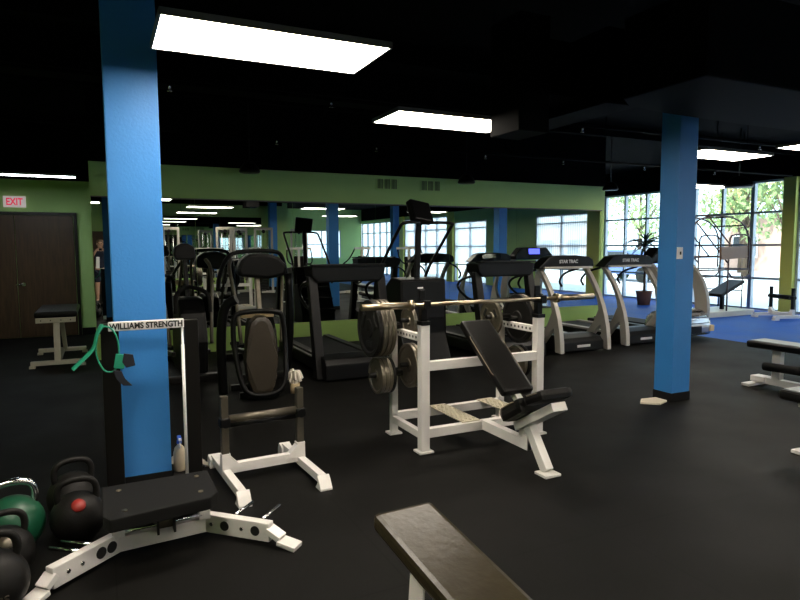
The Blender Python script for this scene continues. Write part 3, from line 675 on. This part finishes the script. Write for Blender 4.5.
for x in (2.545, 3.03):
    p = MB(o).box((x, 4.29, .192), (.16, .56, .008), rot=(.0, 0, 0), bev=.002)
    for i in range(14):
        for j in range(4):
            p.box((x - .055 + j * .036 + (.018 if i % 2 else 0) - .009, 4.04 + i * .037, .198), (.024, .007, .006), rot=(0, 0, .7 if (i + j) % 2 else -.7))
    p.build('foot_plate', 'diamond', t)
sp = MB(o).bar((2.665, 4.02, .155), (2.665, 3.42, .155), .06, .075).bar((2.665, 3.46, .32), (2.665, 3.24, .03), .062, .07).box((2.665, 3.235, .012), (.13, .12, .018), bev=.003).bar((2.665, 3.48, .17), (2.665, 3.42, .17), .07, .10)
sp.build('spine', 'white', t)
MB(o).cyl((2.665 - .0, 3.975, .15), (2.665, 3.985, .15), .02).build('spine_bolt', 'chrome', t)
MB(o).bar((2.665, 4.02, .66), (2.665, 4.10, .80), .05, .05).bar((2.665, 3.50, .40), (2.665, 4.12, .84), .05, .05).bar((2.665, 3.50, .20), (2.665, 3.50, .42), .05, .06).build('back_support', 'white', t)
p = MB(o); pad(p, (2.665, 4.17, .945), (2.665, 3.575, .495), .27, .065, (0, .6, .8)); p.build('back_pad', 'vinyl', t)
p = MB(o); piping(p, (2.665, 4.17, .945), (2.665, 3.575, .495), .272, .065, (0, .6, .8)); p.build('pad_piping', 'piping', t)
p = MB(o); pad(p, (2.665, 3.60, .335), (2.665, 3.36, .475), .30, .115, (0, .5, 1), .045); p.build('seat_pad', 'vinyl', t)
p = MB(o); pad(p, (2.665, 3.345, .50), (2.665, 3.15, .585), .27, .075, (0, .3, 1), .035); p.build('front_seat_pad', 'vinyl', t)
p = MB(o); piping(p, (2.665, 3.60, .335), (2.665, 3.36, .475), .302, .105, (0, .5, 1)); p.build('seat_piping', 'piping', t)
p = MB(o); piping(p, (2.665, 3.345, .50), (2.665, 3.15, .585), .272, .07, (0, .3, 1)); p.build('seat_piping', 'piping', t)
MB(o).bar((2.665, 3.54, .265), (2.665, 3.13, .50), .12, .06, up=(0, .5, 1)).build('seat_frame', 'white', t)

# barbell and plates
o2 = (2.66, 4.0, 1.145)
t = thing('barbell', 'long bare steel barbell resting across the incline bench hooks', 'barbell', (2.675, YF - .035, 1.1255), 0)
MB().cyl((-.655, 0, 0), (.655, 0, 0), .0145, seg=14).build('shaft', 'steel', t)
for sx in (-1, 1):
    MB().cyl((sx * .655, 0, 0), (sx * 1.055, 0, 0), .025).build('sleeve', 'steel', t)
    MB().cyl((sx * .652, 0, 0), (sx * .685, 0, 0), .038).build('sleeve_collar', 'steel', t)
def plate(lab, loc, r, th, m='iron', rz=0., grips=False, group='weight plates stored on the incline bench pegs'):
    t = thing('weight_plate', lab, 'weight plate', loc, rz, group)
    hb = .026; k = th / 2
    prof = [(hb, -k * .9), (r * .30, -k * .9), (r * .34, -k * .45), (r * .80, -k * .45), (r * .86, -k), (r * .98, -k), (r, -k * .7), (r, k * .7), (r * .98, k), (r * .86, k), (r * .80, k * .45), (r * .34, k * .45), (r * .30, k * .9), (hb, k * .9)]
    b = MB(); n = 36; rings = []
    for (q, z) in prof + [prof[0]]: rings.append([b.bm.verts.new((z, q * math.cos(2 * PI * i / n), q * math.sin(2 * PI * i / n))) for i in range(n)])
    for a, c in zip(rings, rings[1:]):
        for i in range(n): b.bm.faces.new((a[i], a[(i + 1) % n], c[(i + 1) % n], c[i])).smooth = False
    if grips:
        for a in (.5, .5 + 2 * PI / 3, .5 + 4 * PI / 3):
            b.box((-k * .5, r * .56 * math.cos(a), r * .56 * math.sin(a)), (.008, r * .56, r * .26), rot=(a + PI / 2, 0, 0), bev=.003)
    b.build('disc', m, t)
    if grips:
        for a in (.5, .5 + 2 * PI / 3, .5 + 4 * PI / 3):
            g = MB().box((-k * .5 - .005, r * .56 * math.cos(a), r * .56 * math.sin(a)), (.005, r * .44, r * .17), rot=(a + PI / 2, 0, 0), bev=.001); g.build('grip_slot', 'ink', t)
    return t
PY = YR - .13
def pz(z, pr=.020): return z + pr - .026  # plates hang on the peg through a bigger hole
zu, zl = pz(.92), pz(.54)
plate('large dark weight plate with grip slots, outermost on the upper left peg', (1.868, PY, zu), .225, .036, 'black_iron', grips=True)
plate('large grey weight plate, second from outside on the upper left peg', (1.907, PY, zu), .225, .034)
plate('large grey weight plate, third from outside on the upper left peg', (1.945, PY, zu), .225, .034)
plate('large grey weight plate, innermost of the upper left peg stack', (1.982, PY, zu), .223, .034)
plate('medium grey weight plate, outermost on the lower left peg', (1.925, PY, zl), .145, .030)
plate('medium grey weight plate, second on the lower left peg', (1.958, PY, zl), .145, .030)
plate('medium grey weight plate, third on the lower left peg', (1.990, PY, zl), .145, .030)
plate('small dark weight plate, last on the lower left peg', (2.02, PY, zl), .145, .024, 'black_iron')
for a, b, z in ((XA, XA + .14, .60), (XA, XA + .11, .96), (XB - .24, XB, .945)): MB(o).cyl((a, PY, z), (b, PY, z), .018).build('inner_peg', 'black_iron', bpy.data.objects['incline_bench'])
plate('grey weight plate on the inner lower left peg beside the rack post', (XA + .075, PY, pz(.60, .018)), .180, .030)
plate('rimmed grey weight plate, second on the inner lower left peg', (XA + .11, PY, pz(.60, .018)), .180, .030, 'iron')
plate('small rimmed weight plate on the inner upper left peg', (XA + .08, PY, pz(.96, .018)), .125, .03)
plate('small spoked weight plate on the inner right peg, left of the right post', (XB - .19, PY, pz(.945, .018)), .155, .03, 'iron', grips=True)
plate('dark weight plate on the upper right peg, behind the right rack post', (XB + .09, PY, zu), .215, .036, 'black_iron')
plate('grey weight plate, second on the upper right peg', (XB + .13, PY, zu), .215, .034)
plate('grey weight plate on the lower right peg', (XB + .08, PY, zl), .145, .034, 'iron')
plate('dark weight plate, second on the lower right peg', (XB + .12, PY, zl), .145, .034, 'black_iron')

# ------------------------------------------------------------------ benches
t = thing('flat_bench', 'black padded bench end in the foreground at the bottom edge', 'weight bench', (1.115, 1.75, 0), .055)
p = MB(); p.bar((0, .50, .435), (0, -.62, .27), .275, .07, bev=.022); p.build('bench_pad', 'shiny_vinyl', t)
MB().bar((-.02, .42, .372), (-.02, -.55, .225), .05, .03).bar((-.17, .12, .03), (-.06, .26, .345), .055, .05).bar((.13, .12, .03), (.02, .26, .345), .055, .05).box((-.02, .26, .34), (.14, .06, .03)).bar((-.02, -.45, .02), (-.02, -.40, .22), .055, .05).box((-.02, .12, .02), (.46, .06, .04), bev=.005).box((-.02, -.47, .02), (.42, .06, .04), bev=.005).build('bench_frame', 'white', t)

t = thing('flat_bench', 'white framed bench with long grey pad crossing the right edge', 'weight bench', (6.63, 4.45, 0), -PI / 2)
MB().box((.95, -.12, .47), (1.85, .30, .075), bev=.03, seg=3).build('bench_pad', 'vinyl', t)
MB().box((.95, -.12, .508), (1.78, .25, .012), bev=.006).build('pad_top', 'grey_vinyl', t)
MB().bar((.30, -.12, .10), (.30, -.12, .44), .09, .07).bar((.04, -.12, .075), (1.75, -.12, .075), .07, .07).box((.06, -.12, .02), (.09, .36, .03), bev=.004).box((.12, -.12, .085), (.16, .14, .06), bev=.01).box((1.7, -.12, .02), (.09, .40, .03), bev=.004).bar((1.7, -.12, .10), (1.7, -.12, .44), .09, .07).build('bench_frame', 'white', t)
MB().cyl((.30, -.34, .27), (1.0, -.40, .30), .045).build('foam_roller', 'rubber', t)
MB().cyl((.42, -.02, .22), (.70, .10, .22), .035).build('end_cap_roller', 'white', t)

t = thing('flat_bench', 'grey topped bench just entering at the right edge, nearest the camera', 'weight bench', (4.70, 2.84, 0), -PI / 2 - .05)
MB().box((.55, .0, .43), (1.2, .28, .075), bev=.03, seg=3).build('bench_pad', 'vinyl', t)
MB().box((.55, .0, .47), (1.14, .24, .012), bev=.006).build('pad_top', 'grey_vinyl', t)
MB().box((.55, 0, .37), (1.0, .10, .05)).bar((.25, 0, .03), (.25, 0, .36), .06, .06).bar((.9, 0, .03), (.9, 0, .36), .06, .06).bar((.12, .0, .035), (1.0, .0, .035), .06, .05).box((.10, .0, .015), (.10, .22, .026), bev=.004).box((.98, 0, .015), (.08, .30, .026), bev=.004).build('bench_frame', 'white', t)

t = thing('adjustable_bench', 'cream T framed bench with black pad in front of the exit door', 'weight bench', (-.57, 9.15, 0))
MB().box((0, .0, .06), (.62, .07, .055), bev=.006).box((0, 1.15, .06), (.62, .07, .055), bev=.006).box((-.29, 0, .015), (.07, .09, .028)).box((.29, 0, .015), (.07, .09, .028)).box((-.29, 1.15, .015), (.07, .09, .028)).box((.29, 1.15, .015), (.07, .09, .028)).bar((0, 0, .07), (0, .08, .58), .075, .06).bar((.0, .0, .06), (0, 1.15, .06), .06, .05).bar((.04, 1.12, .07), (.04, .45, .57), .055, .05).build('frame', 'cream', t)
MB().box((0, .0, .615), (.46, .035, .065), bev=.005).build('end_plate', 'cream', t)
b = MB()
for x in (-.17, -.06, .06, .17): b.cyl((x, -.018, .615), (x, -.023, .615), .008, seg=8)
b.build('end_bolt', 'ink', t)
MB().box((0, .58, .62), (.44, 1.15, .05), bev=.01).box((0, .62, .685), (.50, 1.2, .08), bev=.035, seg=3).build('bench_pad', 'vinyl', t)

# ------------------------------------------------------------------ stretch cage by the windows
o = (12.3, 9.35, 0)
t = thing('stretch_cage', 'tall bronze tube stretching cage with arched top by the windows', 'exercise machine', o, 0)
c = MB(o); r = .018
xs = (11.55, 13.15)
for y in (9.0, 9.75):
    c.tube([(11.0, y, 1.55), (11.10, y, 2.02), (11.6, y, 2.18), (12.35, y, 2.16), (12.75, y, 1.98), (12.9, y, 1.72), (12.9, y, 1.05)], r, 8, sub=2)
    c.tube([(12.25, y, .05), (12.25, y, 1.66), (12.35, y, 1.78), (12.85, y, 1.78), (12.98, y, 1.66), (12.98, y, .95), (12.8, y, .82), (12.4, y, .82), (12.27, y, .95)], r, 8, sub=1)
    c.tube([(11.2, y, 2.04), (12.25, y, 1.15)], r * .9, 8).tube([(11.55, y, 2.17), (12.6, y, 1.30)], r * .9, 8)
    c.tube([(11.0, y, 1.02), (13.0, y, 1.02)], r * .9, 8).tube([(11.0, y, 1.3), (12.9, y, 1.3)], r * .9, 8)
    c.tube([(11.0, y, 1.55), (11.0, y, .05)], r, 8)
for p in ((11.0, 1.55), (11.1, 2.02), (11.6, 2.18), (12.35, 2.16), (12.75, 1.98), (12.9, 1.5), (12.25, 1.3), (12.98, 1.02), (11.0, .8), (12.25, .5)): c.tube([(p[0], 9.0, p[1]), (p[0], 9.75, p[1])], r * .9, 8)
c.build('tube_cage', mat('bronze tube', (.10, .065, .06), .4, .5), t)
MB(o).box((12.35, 8.96, 1.39), (.86, .06, .27), rot=(0, -.04, 0), bev=.02).build('side_pad', 'brown_pad', t)
MB(o).box((12.45, 9.2, .60), (.80, .40, .07), rot=(0, -.38, 0), bev=.02).build('seat_pad', 'charcoal', t)
MB(o).bar((12.5, 9.3, .10), (12.5, 9.3, .56), .07, .07).build('seat_post', 'charcoal', t)
b = MB(o).box((12.35, 9.37, .06), (1.5, .86, .12), bev=.01).box((11.55, 9.37, .05), (1.2, .8, .02)); b.build('base_platform', 'cream', t)

# low rack rails seen against the windows
t = thing('rail_rack', 'thin dark floor rack with upright rods behind the stretch cage', 'rack', (13.3, 10.3, 0))
b = MB()
for y in (-.9, -.3, .3, .9): b.cyl((0, y, 0), (0, y, .86), .012, seg=8)
b.cyl((0, -.9, .5), (0, .9, .5), .012, seg=8).cyl((0, -.9, .12), (0, .9, .12), .012, seg=8); b.build('rod_frame', 'charcoal', t)

# palm
t = thing('potted_palm', 'dark spiky potted palm against the windows, left of the right pillar', 'plant', (12.8, 11.8, 0))
MB().lathe([(0, 0), (.15, 0), (.20, .34), (.22, .36), (.19, .36), (.17, .30), (0, .30)]).build('pot', 'terracotta', t)
MB().tube([(0, 0, .28), (.02, .01, .9), (0, .02, 1.60)], [.035, .025], 10).build('stem', 'bark', t)
random.seed(3); b = MB()
for i in range(38):
    a = i * 2.4; e = random.uniform(-.3, 1.2); L_ = random.uniform(.50, .75); z0 = 1.50 + (i % 6) * .035
    c_, s_ = math.cos(a), math.sin(a)
    pts = []
    for k in range(5):
        u = k / 4; rr = L_ * u * math.cos(e * (1 - u * .5)); zz = z0 + L_ * (math.sin(e) * u - .55 * u * u)
        pts.append((c_ * rr, s_ * rr, zz))
    b.tube(pts, [.016, .030, .028, .018, .003], 6, flat=(1, .35))
b.build('fronds', 'palm', t)

# ------------------------------------------------------------------ machines behind the photographer (seen in the mirror)
def cable_tower(lab, loc, rz, m='silver'):
    t = thing('cable_machine', lab, 'exercise machine', loc, rz, group='cable machines by the rear wall')
    MB().bar((-.28, 0, .03), (-.28, 0, 2.2), .07, .07).bar((.28, 0, .03), (.28, 0, 2.2), .07, .07).bar((-.3, 0, 2.17), (.3, 0, 2.17), .07, .09).box((0, 0, .03), (.70, .50, .06), bev=.01).build('frame', m, t)
    MB().cyl((-.12, 0, .05), (-.12, 0, 2.12), .012).cyl((.12, 0, .05), (.12, 0, 2.12), .012).build('guide_rod', 'chrome', t)
    b = MB()
    for k in range(14): b.box((0, 0, .10 + k * .052), (.30, .11, .046), bev=.004)
    b.build('weight_stack', 'black_iron', t)
    MB().cyl((0, -.04, 2.08), (0, .04, 2.08), .06).build('pulley', 'plastic', t)
    MB().cyl((0, .0, .82), (0, .0, 2.05), .004, seg=6).build('cable', 'ink', t)
    return t
ca = cable_tower('silver cable tower nearest the rear pillar, seen in the mirror', (5.0, -2.2, 0), .3)
for (x, y, r_, lab) in ((4.3, -2.9, -.2, 'silver cable tower second from the rear pillar, seen in the mirror'), (3.7, -2.0, .5, 'silver cable tower in the middle of the rear row, seen in the mirror'),
                        (2.0, -2.5, 0, 'silver cable tower near the left pillar edge in the mirror'), (6.6, -3.4, .2, 'silver cable tower right of the rear pillar in the mirror'), (1.45, -1.4, .2, 'silver cable tower closest to the photographer, seen in the mirror')):
    dup(ca, (x, y, 0), r_, lab)
def press(lab, loc, rz, m='cream'):
    t = thing('press_machine', lab, 'exercise machine', loc, rz, group='seated machines on the rear floor')
    MB().bar((0, -.5, .04), (0, .6, .04), .08, .07).bar((-.35, -.5, .04), (.35, -.5, .04), .07, .07).bar((-.35, .6, .04), (.35, .6, .04), .07, .07).bar((0, .1, .05), (0, .25, 1.55), .07, .07).bar((-.4, .25, 1.5), (.4, .25, 1.5), .07, .07).build('frame', m, t)
    MB().box((0, -.1, .48), (.38, .42, .07), bev=.025).build('seat_pad', 'vinyl', t)
    MB().bar((0, .12, .58), (0, .22, 1.25), .34, .07, bev=.03, up=(0, 1, 0)).build('back_pad', 'vinyl', t)
    MB().bar((0, -.1, .06), (0, -.1, .45), .06, .06).build('seat_post', m, t)
    for sx in (-1, 1): MB().tube([(sx * .38, .25, 1.5), (sx * .42, .05, 1.15), (sx * .36, -.30, .98), (sx * .20, -.34, .98)], .022, 10, sub=2).build('press_arm', 'charcoal', t)
    return t
pr = press('cream framed press machine left of the rear pillar, seen in the mirror', (3.0, -1.3, 0), 0)
dup(pr, (5.9, -1.0, 0), .4, 'cream framed press machine in the open rear floor, seen in the mirror')
dup(pr, (7.6, -.2, 0), -.5, 'cream framed press machine nearest the windows, seen in the mirror')
dup(pr, (8.6, 1.9, 0), .9, 'cream framed press machine beside the blue floor, seen in the mirror')

# ------------------------------------------------------------------ the photographer (seen in the mirror only)
def skin(name, verts, edges, root, m, parent=None, sub=2, smooth=True):
    me = bpy.data.meshes.new(name); me.from_pydata([v[:3] for v in verts], edges, [])
    o = bpy.data.objects.new(name, me); C.objects.link(o)
    md = o.modifiers.new('skin', 'SKIN'); md.use_smooth_shade = True
    for i, v in enumerate(verts):
        sv = me.skin_vertices[0].data[i]; sv.radius = (v[3], v[4] if len(v) > 4 else v[3]); sv.use_root = (i == root)
    s2 = o.modifiers.new('sub', 'SUBSURF'); s2.levels = sub; s2.render_levels = sub
    me.materials.append(M[m])
    dg = bpy.context.evaluated_depsgraph_get(); em = bpy.data.meshes.new_from_object(o.evaluated_get(dg)); em.name = name
    bpy.data.objects.remove(o)
    return em
def join_mesh(name, meshes, m, parent, extra=None):
    bm = bmesh.new()
    for me in meshes: bm.from_mesh(me)
    if extra:
        for me in extra: bm.from_mesh(me)
    me = bpy.data.meshes.new(name); bm.to_mesh(me); bm.free(); me.materials.append(M[m])
    for p in me.polygons: p.use_smooth = True; p.material_index = 0
    o = bpy.data.objects.new(name, me); C.objects.link(o); o.parent = parent
    return o
per = thing('person', 'person photographing the room, navy shirt and dark shorts, seen in the mirror', 'person', (-.02, -.42, 0))
V = [(0, 0, .95, .135, .10), (0, 0, 1.10, .125, .09), (0, .0, 1.28, .15, .10), (0, .0, 1.42, .12, .08), (0, .01, 1.50, .055), (0, .03, 1.575, .058),        # 0-5 trunk, neck
     (0, .03, 1.63, .075, .088), (0, .035, 1.70, .075, .09), (0, .02, 1.755, .045, .05),                                                            # 6-8 head
     (-.18, 0, 1.42, .055), (-.25, .06, 1.22, .043), (-.13, .26, 1.44, .030), (-.085, .30, 1.50, .026),                                                   # 9-12 left arm
     (.18, 0, 1.42, .055), (.25, .06, 1.22, .043), (.13, .26, 1.44, .030), (.085, .30, 1.50, .026),                                                   # 13-16
     (-.09, 0, .88, .095), (-.11, .01, .50, .060), (-.12, -.02, .28, .055), (-.12, -.03, .09, .038), (-.13, .10, .035, .040, .03),                          # 17-21 leg
     (.09, 0, .88, .095), (.11, .01, .50, .060), (.12, -.02, .28, .055), (.12, -.03, .09, .038), (.13, .10, .035, .040, .03)]
E_ = [(0, 1), (1, 2), (2, 3), (3, 4), (4, 5), (5, 6), (6, 7), (7, 8), (3, 9), (9, 10), (10, 11), (11, 12), (3, 13), (13, 14), (14, 15), (15, 16), (0, 17), (17, 18), (18, 19), (19, 20), (20, 21), (0, 22), (22, 23), (23, 24), (24, 25), (25, 26)]
body = [skin('body', V, E_, 0, 'skin')]
for sx in (-1, 1):   # fingers curl round the little camera
    hx = sx * .085
    fl = []
    for k, ln in enumerate((.040, .046, .043, .034)):
        z = 1.525 - k * .018
        fl.append(skin('f', [(hx, .305, z, .010), (hx * .95, .345, z, .009), (hx * .66, .365, z, .008), (hx * .38, .36 , z, .007)], [(0, 1), (1, 2), (2, 3)], 0, 'skin', sub=1))
    fl.append(skin('f', [(hx, .295, 1.49, .012), (hx * .72, .285, 1.475, .010), (hx * .40, .288, 1.482, .009)], [(0, 1), (1, 2)], 0, 'skin', sub=1))
    body += fl
fx = MB()
fx.ball((0, .125, 1.655), .014, (.8, 1.3, 1.4)).ball((0, .115, 1.640), .016, (1, .9, .7))                  # nose
for sx in (-1, 1): fx.ball((sx * .083, .02, 1.66), .026, (.35, .7, 1.2))                                 # ears
fx.ball((0, .105, 1.605), .018, (1.3, .6, .35)).ball((0, .09, 1.57), .03, (1.1, .9, .8))                     # lips, chin
fm = bpy.data.meshes.new('f'); fx.bm.to_mesh(fm); fx.bm.free()
bo = join_mesh('body', body, 'skin', per, [fm])
e = MB()
for sx in (-1, 1): e.ball((sx * .032, .108, 1.672), .012, sub=2)
e.build('eyes', 'ink', per)
MB().ball((0, .0, 1.715), .098, (.92, 1.05, .85)).ball((0, -.035, 1.66), .085, (.98, .9, 1.1)).build('hair', 'hair', per)
sh = skin('shirt', [(0, 0, .93, .158, .12), (0, 0, 1.10, .15, .11), (0, 0, 1.28, .17, .118), (0, 0, 1.42, .135, .095), (0, .005, 1.475, .07), (-.18, 0, 1.42, .075), (-.235, .045, 1.28, .066), (.18, 0, 1.42, .075), (.235, .045, 1.28, .066)],
          [(0, 1), (1, 2), (2, 3), (3, 4), (3, 5), (5, 6), (3, 7), (7, 8)], 0, 'navy')
so = join_mesh('shirt', [sh], 'navy', per)
MB().prism([(-.13, .98), (-.04, .98), (-.03, 1.30), (-.11, 1.30)], 'y', .115, .175, bev=.012).build('white_shirt_panel', 'signwhite', per)
st = skin('shorts', [(0, 0, .95, .155, .12), (-.095, 0, .86, .118), (-.11, .01, .56, .095), (.095, 0, .86, .118), (.11, .01, .56, .095)], [(0, 1), (1, 2), (0, 3), (3, 4)], 0, 'navy')
join_mesh('shorts', [st], 'navy', per)
for sx in (-1, 1): MB().box((sx * .125, .05, .04), (.10, .28, .08), bev=.03).build('shoe', 'ink', per)
t = thing('camera', 'small black compact camera held up by the photographer', 'camera', (-.02, -.09, 1.475))
MB().box((0, 0, .03), (.10, .03, .06), bev=.006).build('camera_body', 'plastic', t)
MB().cyl((0, .01, .03), (0, .028, .03), .020).build('lens_barrel', 'plastic', t)

# ------------------------------------------------------------------ outside
struct('ground', MB().box((45, 4, -.08), (62, 90, .1)), 'concrete')
def building(lab, c, s, m):
    t = thing('building', lab, 'building', (c[0], c[1], -.03)); w, d, h = s
    MB().box((0, 0, h / 2), (w, d, h)).build('wall', m, t)
    MB().box((0, 0, h + .1), (w + .5, d + .5, .2)).build('roof', 'alu', t)
    n = int(d // 3.2)
    for k in range(n):
        y = -d / 2 + (k + .5) * d / n
        f = MB().box((-w / 2 - .02, y, 1.5), (.05, 1.7, 1.4)).build('window', 'signwhite', t)
        MB().box((-w / 2 - .05, y, 1.5), (.03, 1.5, 1.2)).build('pane', 'carglass', f)
building('low pinkish stucco building across the street outside the windows', (40, 14, 0), (8, 26, 3.2), 'brick')
building('second pale stucco building further along the street outside', (40, -22, 0), (8, 24, 3.4), 'brick')
def tree(lab, x, y, h, r, m, seed):
    random.seed(seed); t = thing('tree', lab, 'tree', (x, y, -.03), group='trees outside the windows')
    tr = MB().tube([(0, 0, 0), (.1, .05, h * .35), (0, 0, h * .7)], [.16, .07], 10)
    for k in range(4): a = k * 1.6; tr.tube([(.05, 0, h * .35), (math.cos(a) * r * .5, math.sin(a) * r * .5, h * .62)], [.06, .02], 8)
    tr.build('trunk', 'bark', t)
    b = MB(); cs = [(random.uniform(-.6, .6) * r, random.uniform(-.6, .6) * r, h * random.uniform(.45, .95), r * random.uniform(.35, .6)) for _ in range(9)]
    for cx, cy, cz, cr in cs:
        for _ in range(170):
            v = Vector((random.gauss(0, 1), random.gauss(0, 1), random.gauss(0, 1))).normalized() * cr * random.uniform(.6, 1)
            p = Vector((cx, cy, cz)) + v; q = Euler((random.uniform(0, 6), random.uniform(0, 6), random.uniform(0, 6))).to_matrix(); s_ = random.uniform(.10, .2)
            b.bm.faces.new([b.bm.verts.new(p + q @ Vector(w)) for w in ((-s_, 0, 0), (0, -s_ * .5, .02), (s_, 0, 0), (0, s_ * .5, .02))])
    b.build('crown', m, t)
for i, (x, y, h, r, m, lab) in enumerate([(27, 19, 6.5, 2.6, 'leaf', 'green tree outside, seen through the window right of the mirror end'), (32, 30, 7, 3, 'leaf', 'large green tree furthest up the street outside'),
        (23, 14.5, 5.5, 1.7, 'leaf', 'smaller green tree outside behind the palm'), (33, 23.5, 6, 2.2, 'leaf_y', 'yellowing tree outside behind the silver treadmills'), (30, 13.2, 6, 2.2, 'leaf_y', 'yellowing tree outside above the stretch cage'),
        (26, 8.8, 5.5, 2.0, 'leaf', 'green tree outside, left of the yellow green column'), (28, 4.5, 6, 2.5, 'leaf', 'green tree outside, right of the yellow green column'), (27, -3, 6, 2.4, 'leaf', 'green tree outside seen only in the mirror'), (29, -10, 6, 2.6, 'leaf_y', 'yellowing tree outside seen only in the mirror')]):
    tree(lab, x, y, h, r, m, 20 + i)
def car(lab, x, y, m):
    t = thing('car', lab, 'car', (x, y, -.03), group='cars parked outside')
    MB().prism([(-2.1, .30), (-2.15, .65), (-1.9, .80), (-1.1, .88), (-.5, 1.38), (.9, 1.40), (1.6, .95), (2.1, .88), (2.15, .35)], 'x', -.85, .85, bev=.08).build('car_body', m, t)
    MB().prism([(-1.0, .90), (-.46, 1.30), (.85, 1.32), (1.45, .93)], 'x', -.87, .87).build('side_glass', 'carglass', t)
    for yy in (-1.35, 1.35):
        for xx in (-.8, .8): MB().cyl((xx - .1, yy, .33), (xx + .1, yy, .33), .33, seg=24).build('wheel', 'rubber', t)
car('blue car parked outside, seen left of the palm', 21.5, 20.5, 'carpaint')
car('pale car parked outside, seen behind the stretch cage', 25, 11.5, 'signwhite')

# ------------------------------------------------------------------ light
w = bpy.data.worlds.new('sky'); S.world = w; w.use_nodes = True; nt = w.node_tree
bg = nt.nodes['Background']; sk = nt.nodes.new('ShaderNodeTexSky'); sk.sky_type = 'HOSEK_WILKIE'; sk.turbidity = 5
sk.sun_direction = Vector((-.55, -.35, .6)).normalized()
hz = nt.nodes.new('ShaderNodeMix'); hz.data_type = 'RGBA'; hz.inputs['Factor'].default_value = .55; hz.inputs['B'].default_value = (.75, .87, 1.0, 1)
nt.links.new(sk.outputs[0], hz.inputs['A']); nt.links.new(hz.outputs['Result'], bg.inputs['Color']); bg.inputs['Strength'].default_value = 7.0
sl = bpy.data.lights.new('sun', 'SUN'); sl.energy = 12.0; sl.angle = .02; sl.color = (1, .93, .82)
so_ = bpy.data.objects.new('sun', sl); C.objects.link(so_); so_.rotation_euler = Vector((.55, .35, -.6)).to_track_quat('-Z', 'Y').to_euler()

# ------------------------------------------------------------------ camera
f, pitch, roll, yaw = 617.8, .086272, .004237, .448947
F = Vector((math.sin(yaw) * math.cos(pitch), math.cos(yaw) * math.cos(pitch), -math.sin(pitch)))
Rt = Vector((math.cos(yaw), -math.sin(yaw), 0)); D = -(Rt.cross(F))
R2 = math.cos(roll) * Rt + math.sin(roll) * D; D2 = -math.sin(roll) * Rt + math.cos(roll) * D
cam = bpy.data.cameras.new('camera_view'); cam.sensor_width = 36; cam.lens = 36 * f / 800; cam.clip_start = .02; cam.clip_end = 300
co = bpy.data.objects.new('camera_view', cam); C.objects.link(co)
co.matrix_world = Matrix.Translation((0, 0, 1.55)) @ Matrix((R2, -D2, -F)).transposed().to_4x4()
S.camera = co
S.view_settings.view_transform = 'Standard'; S.view_settings.look = 'None'; S.view_settings.exposure = 0; S.view_settings.gamma = 1
S.view_settings.use_curve_mapping = False
S.cycles.max_bounces = 10; S.cycles.glossy_bounces = 6; S.cycles.diffuse_bounces = 4; S.cycles.sample_clamp_indirect = 6
S.cycles.use_denoising = True
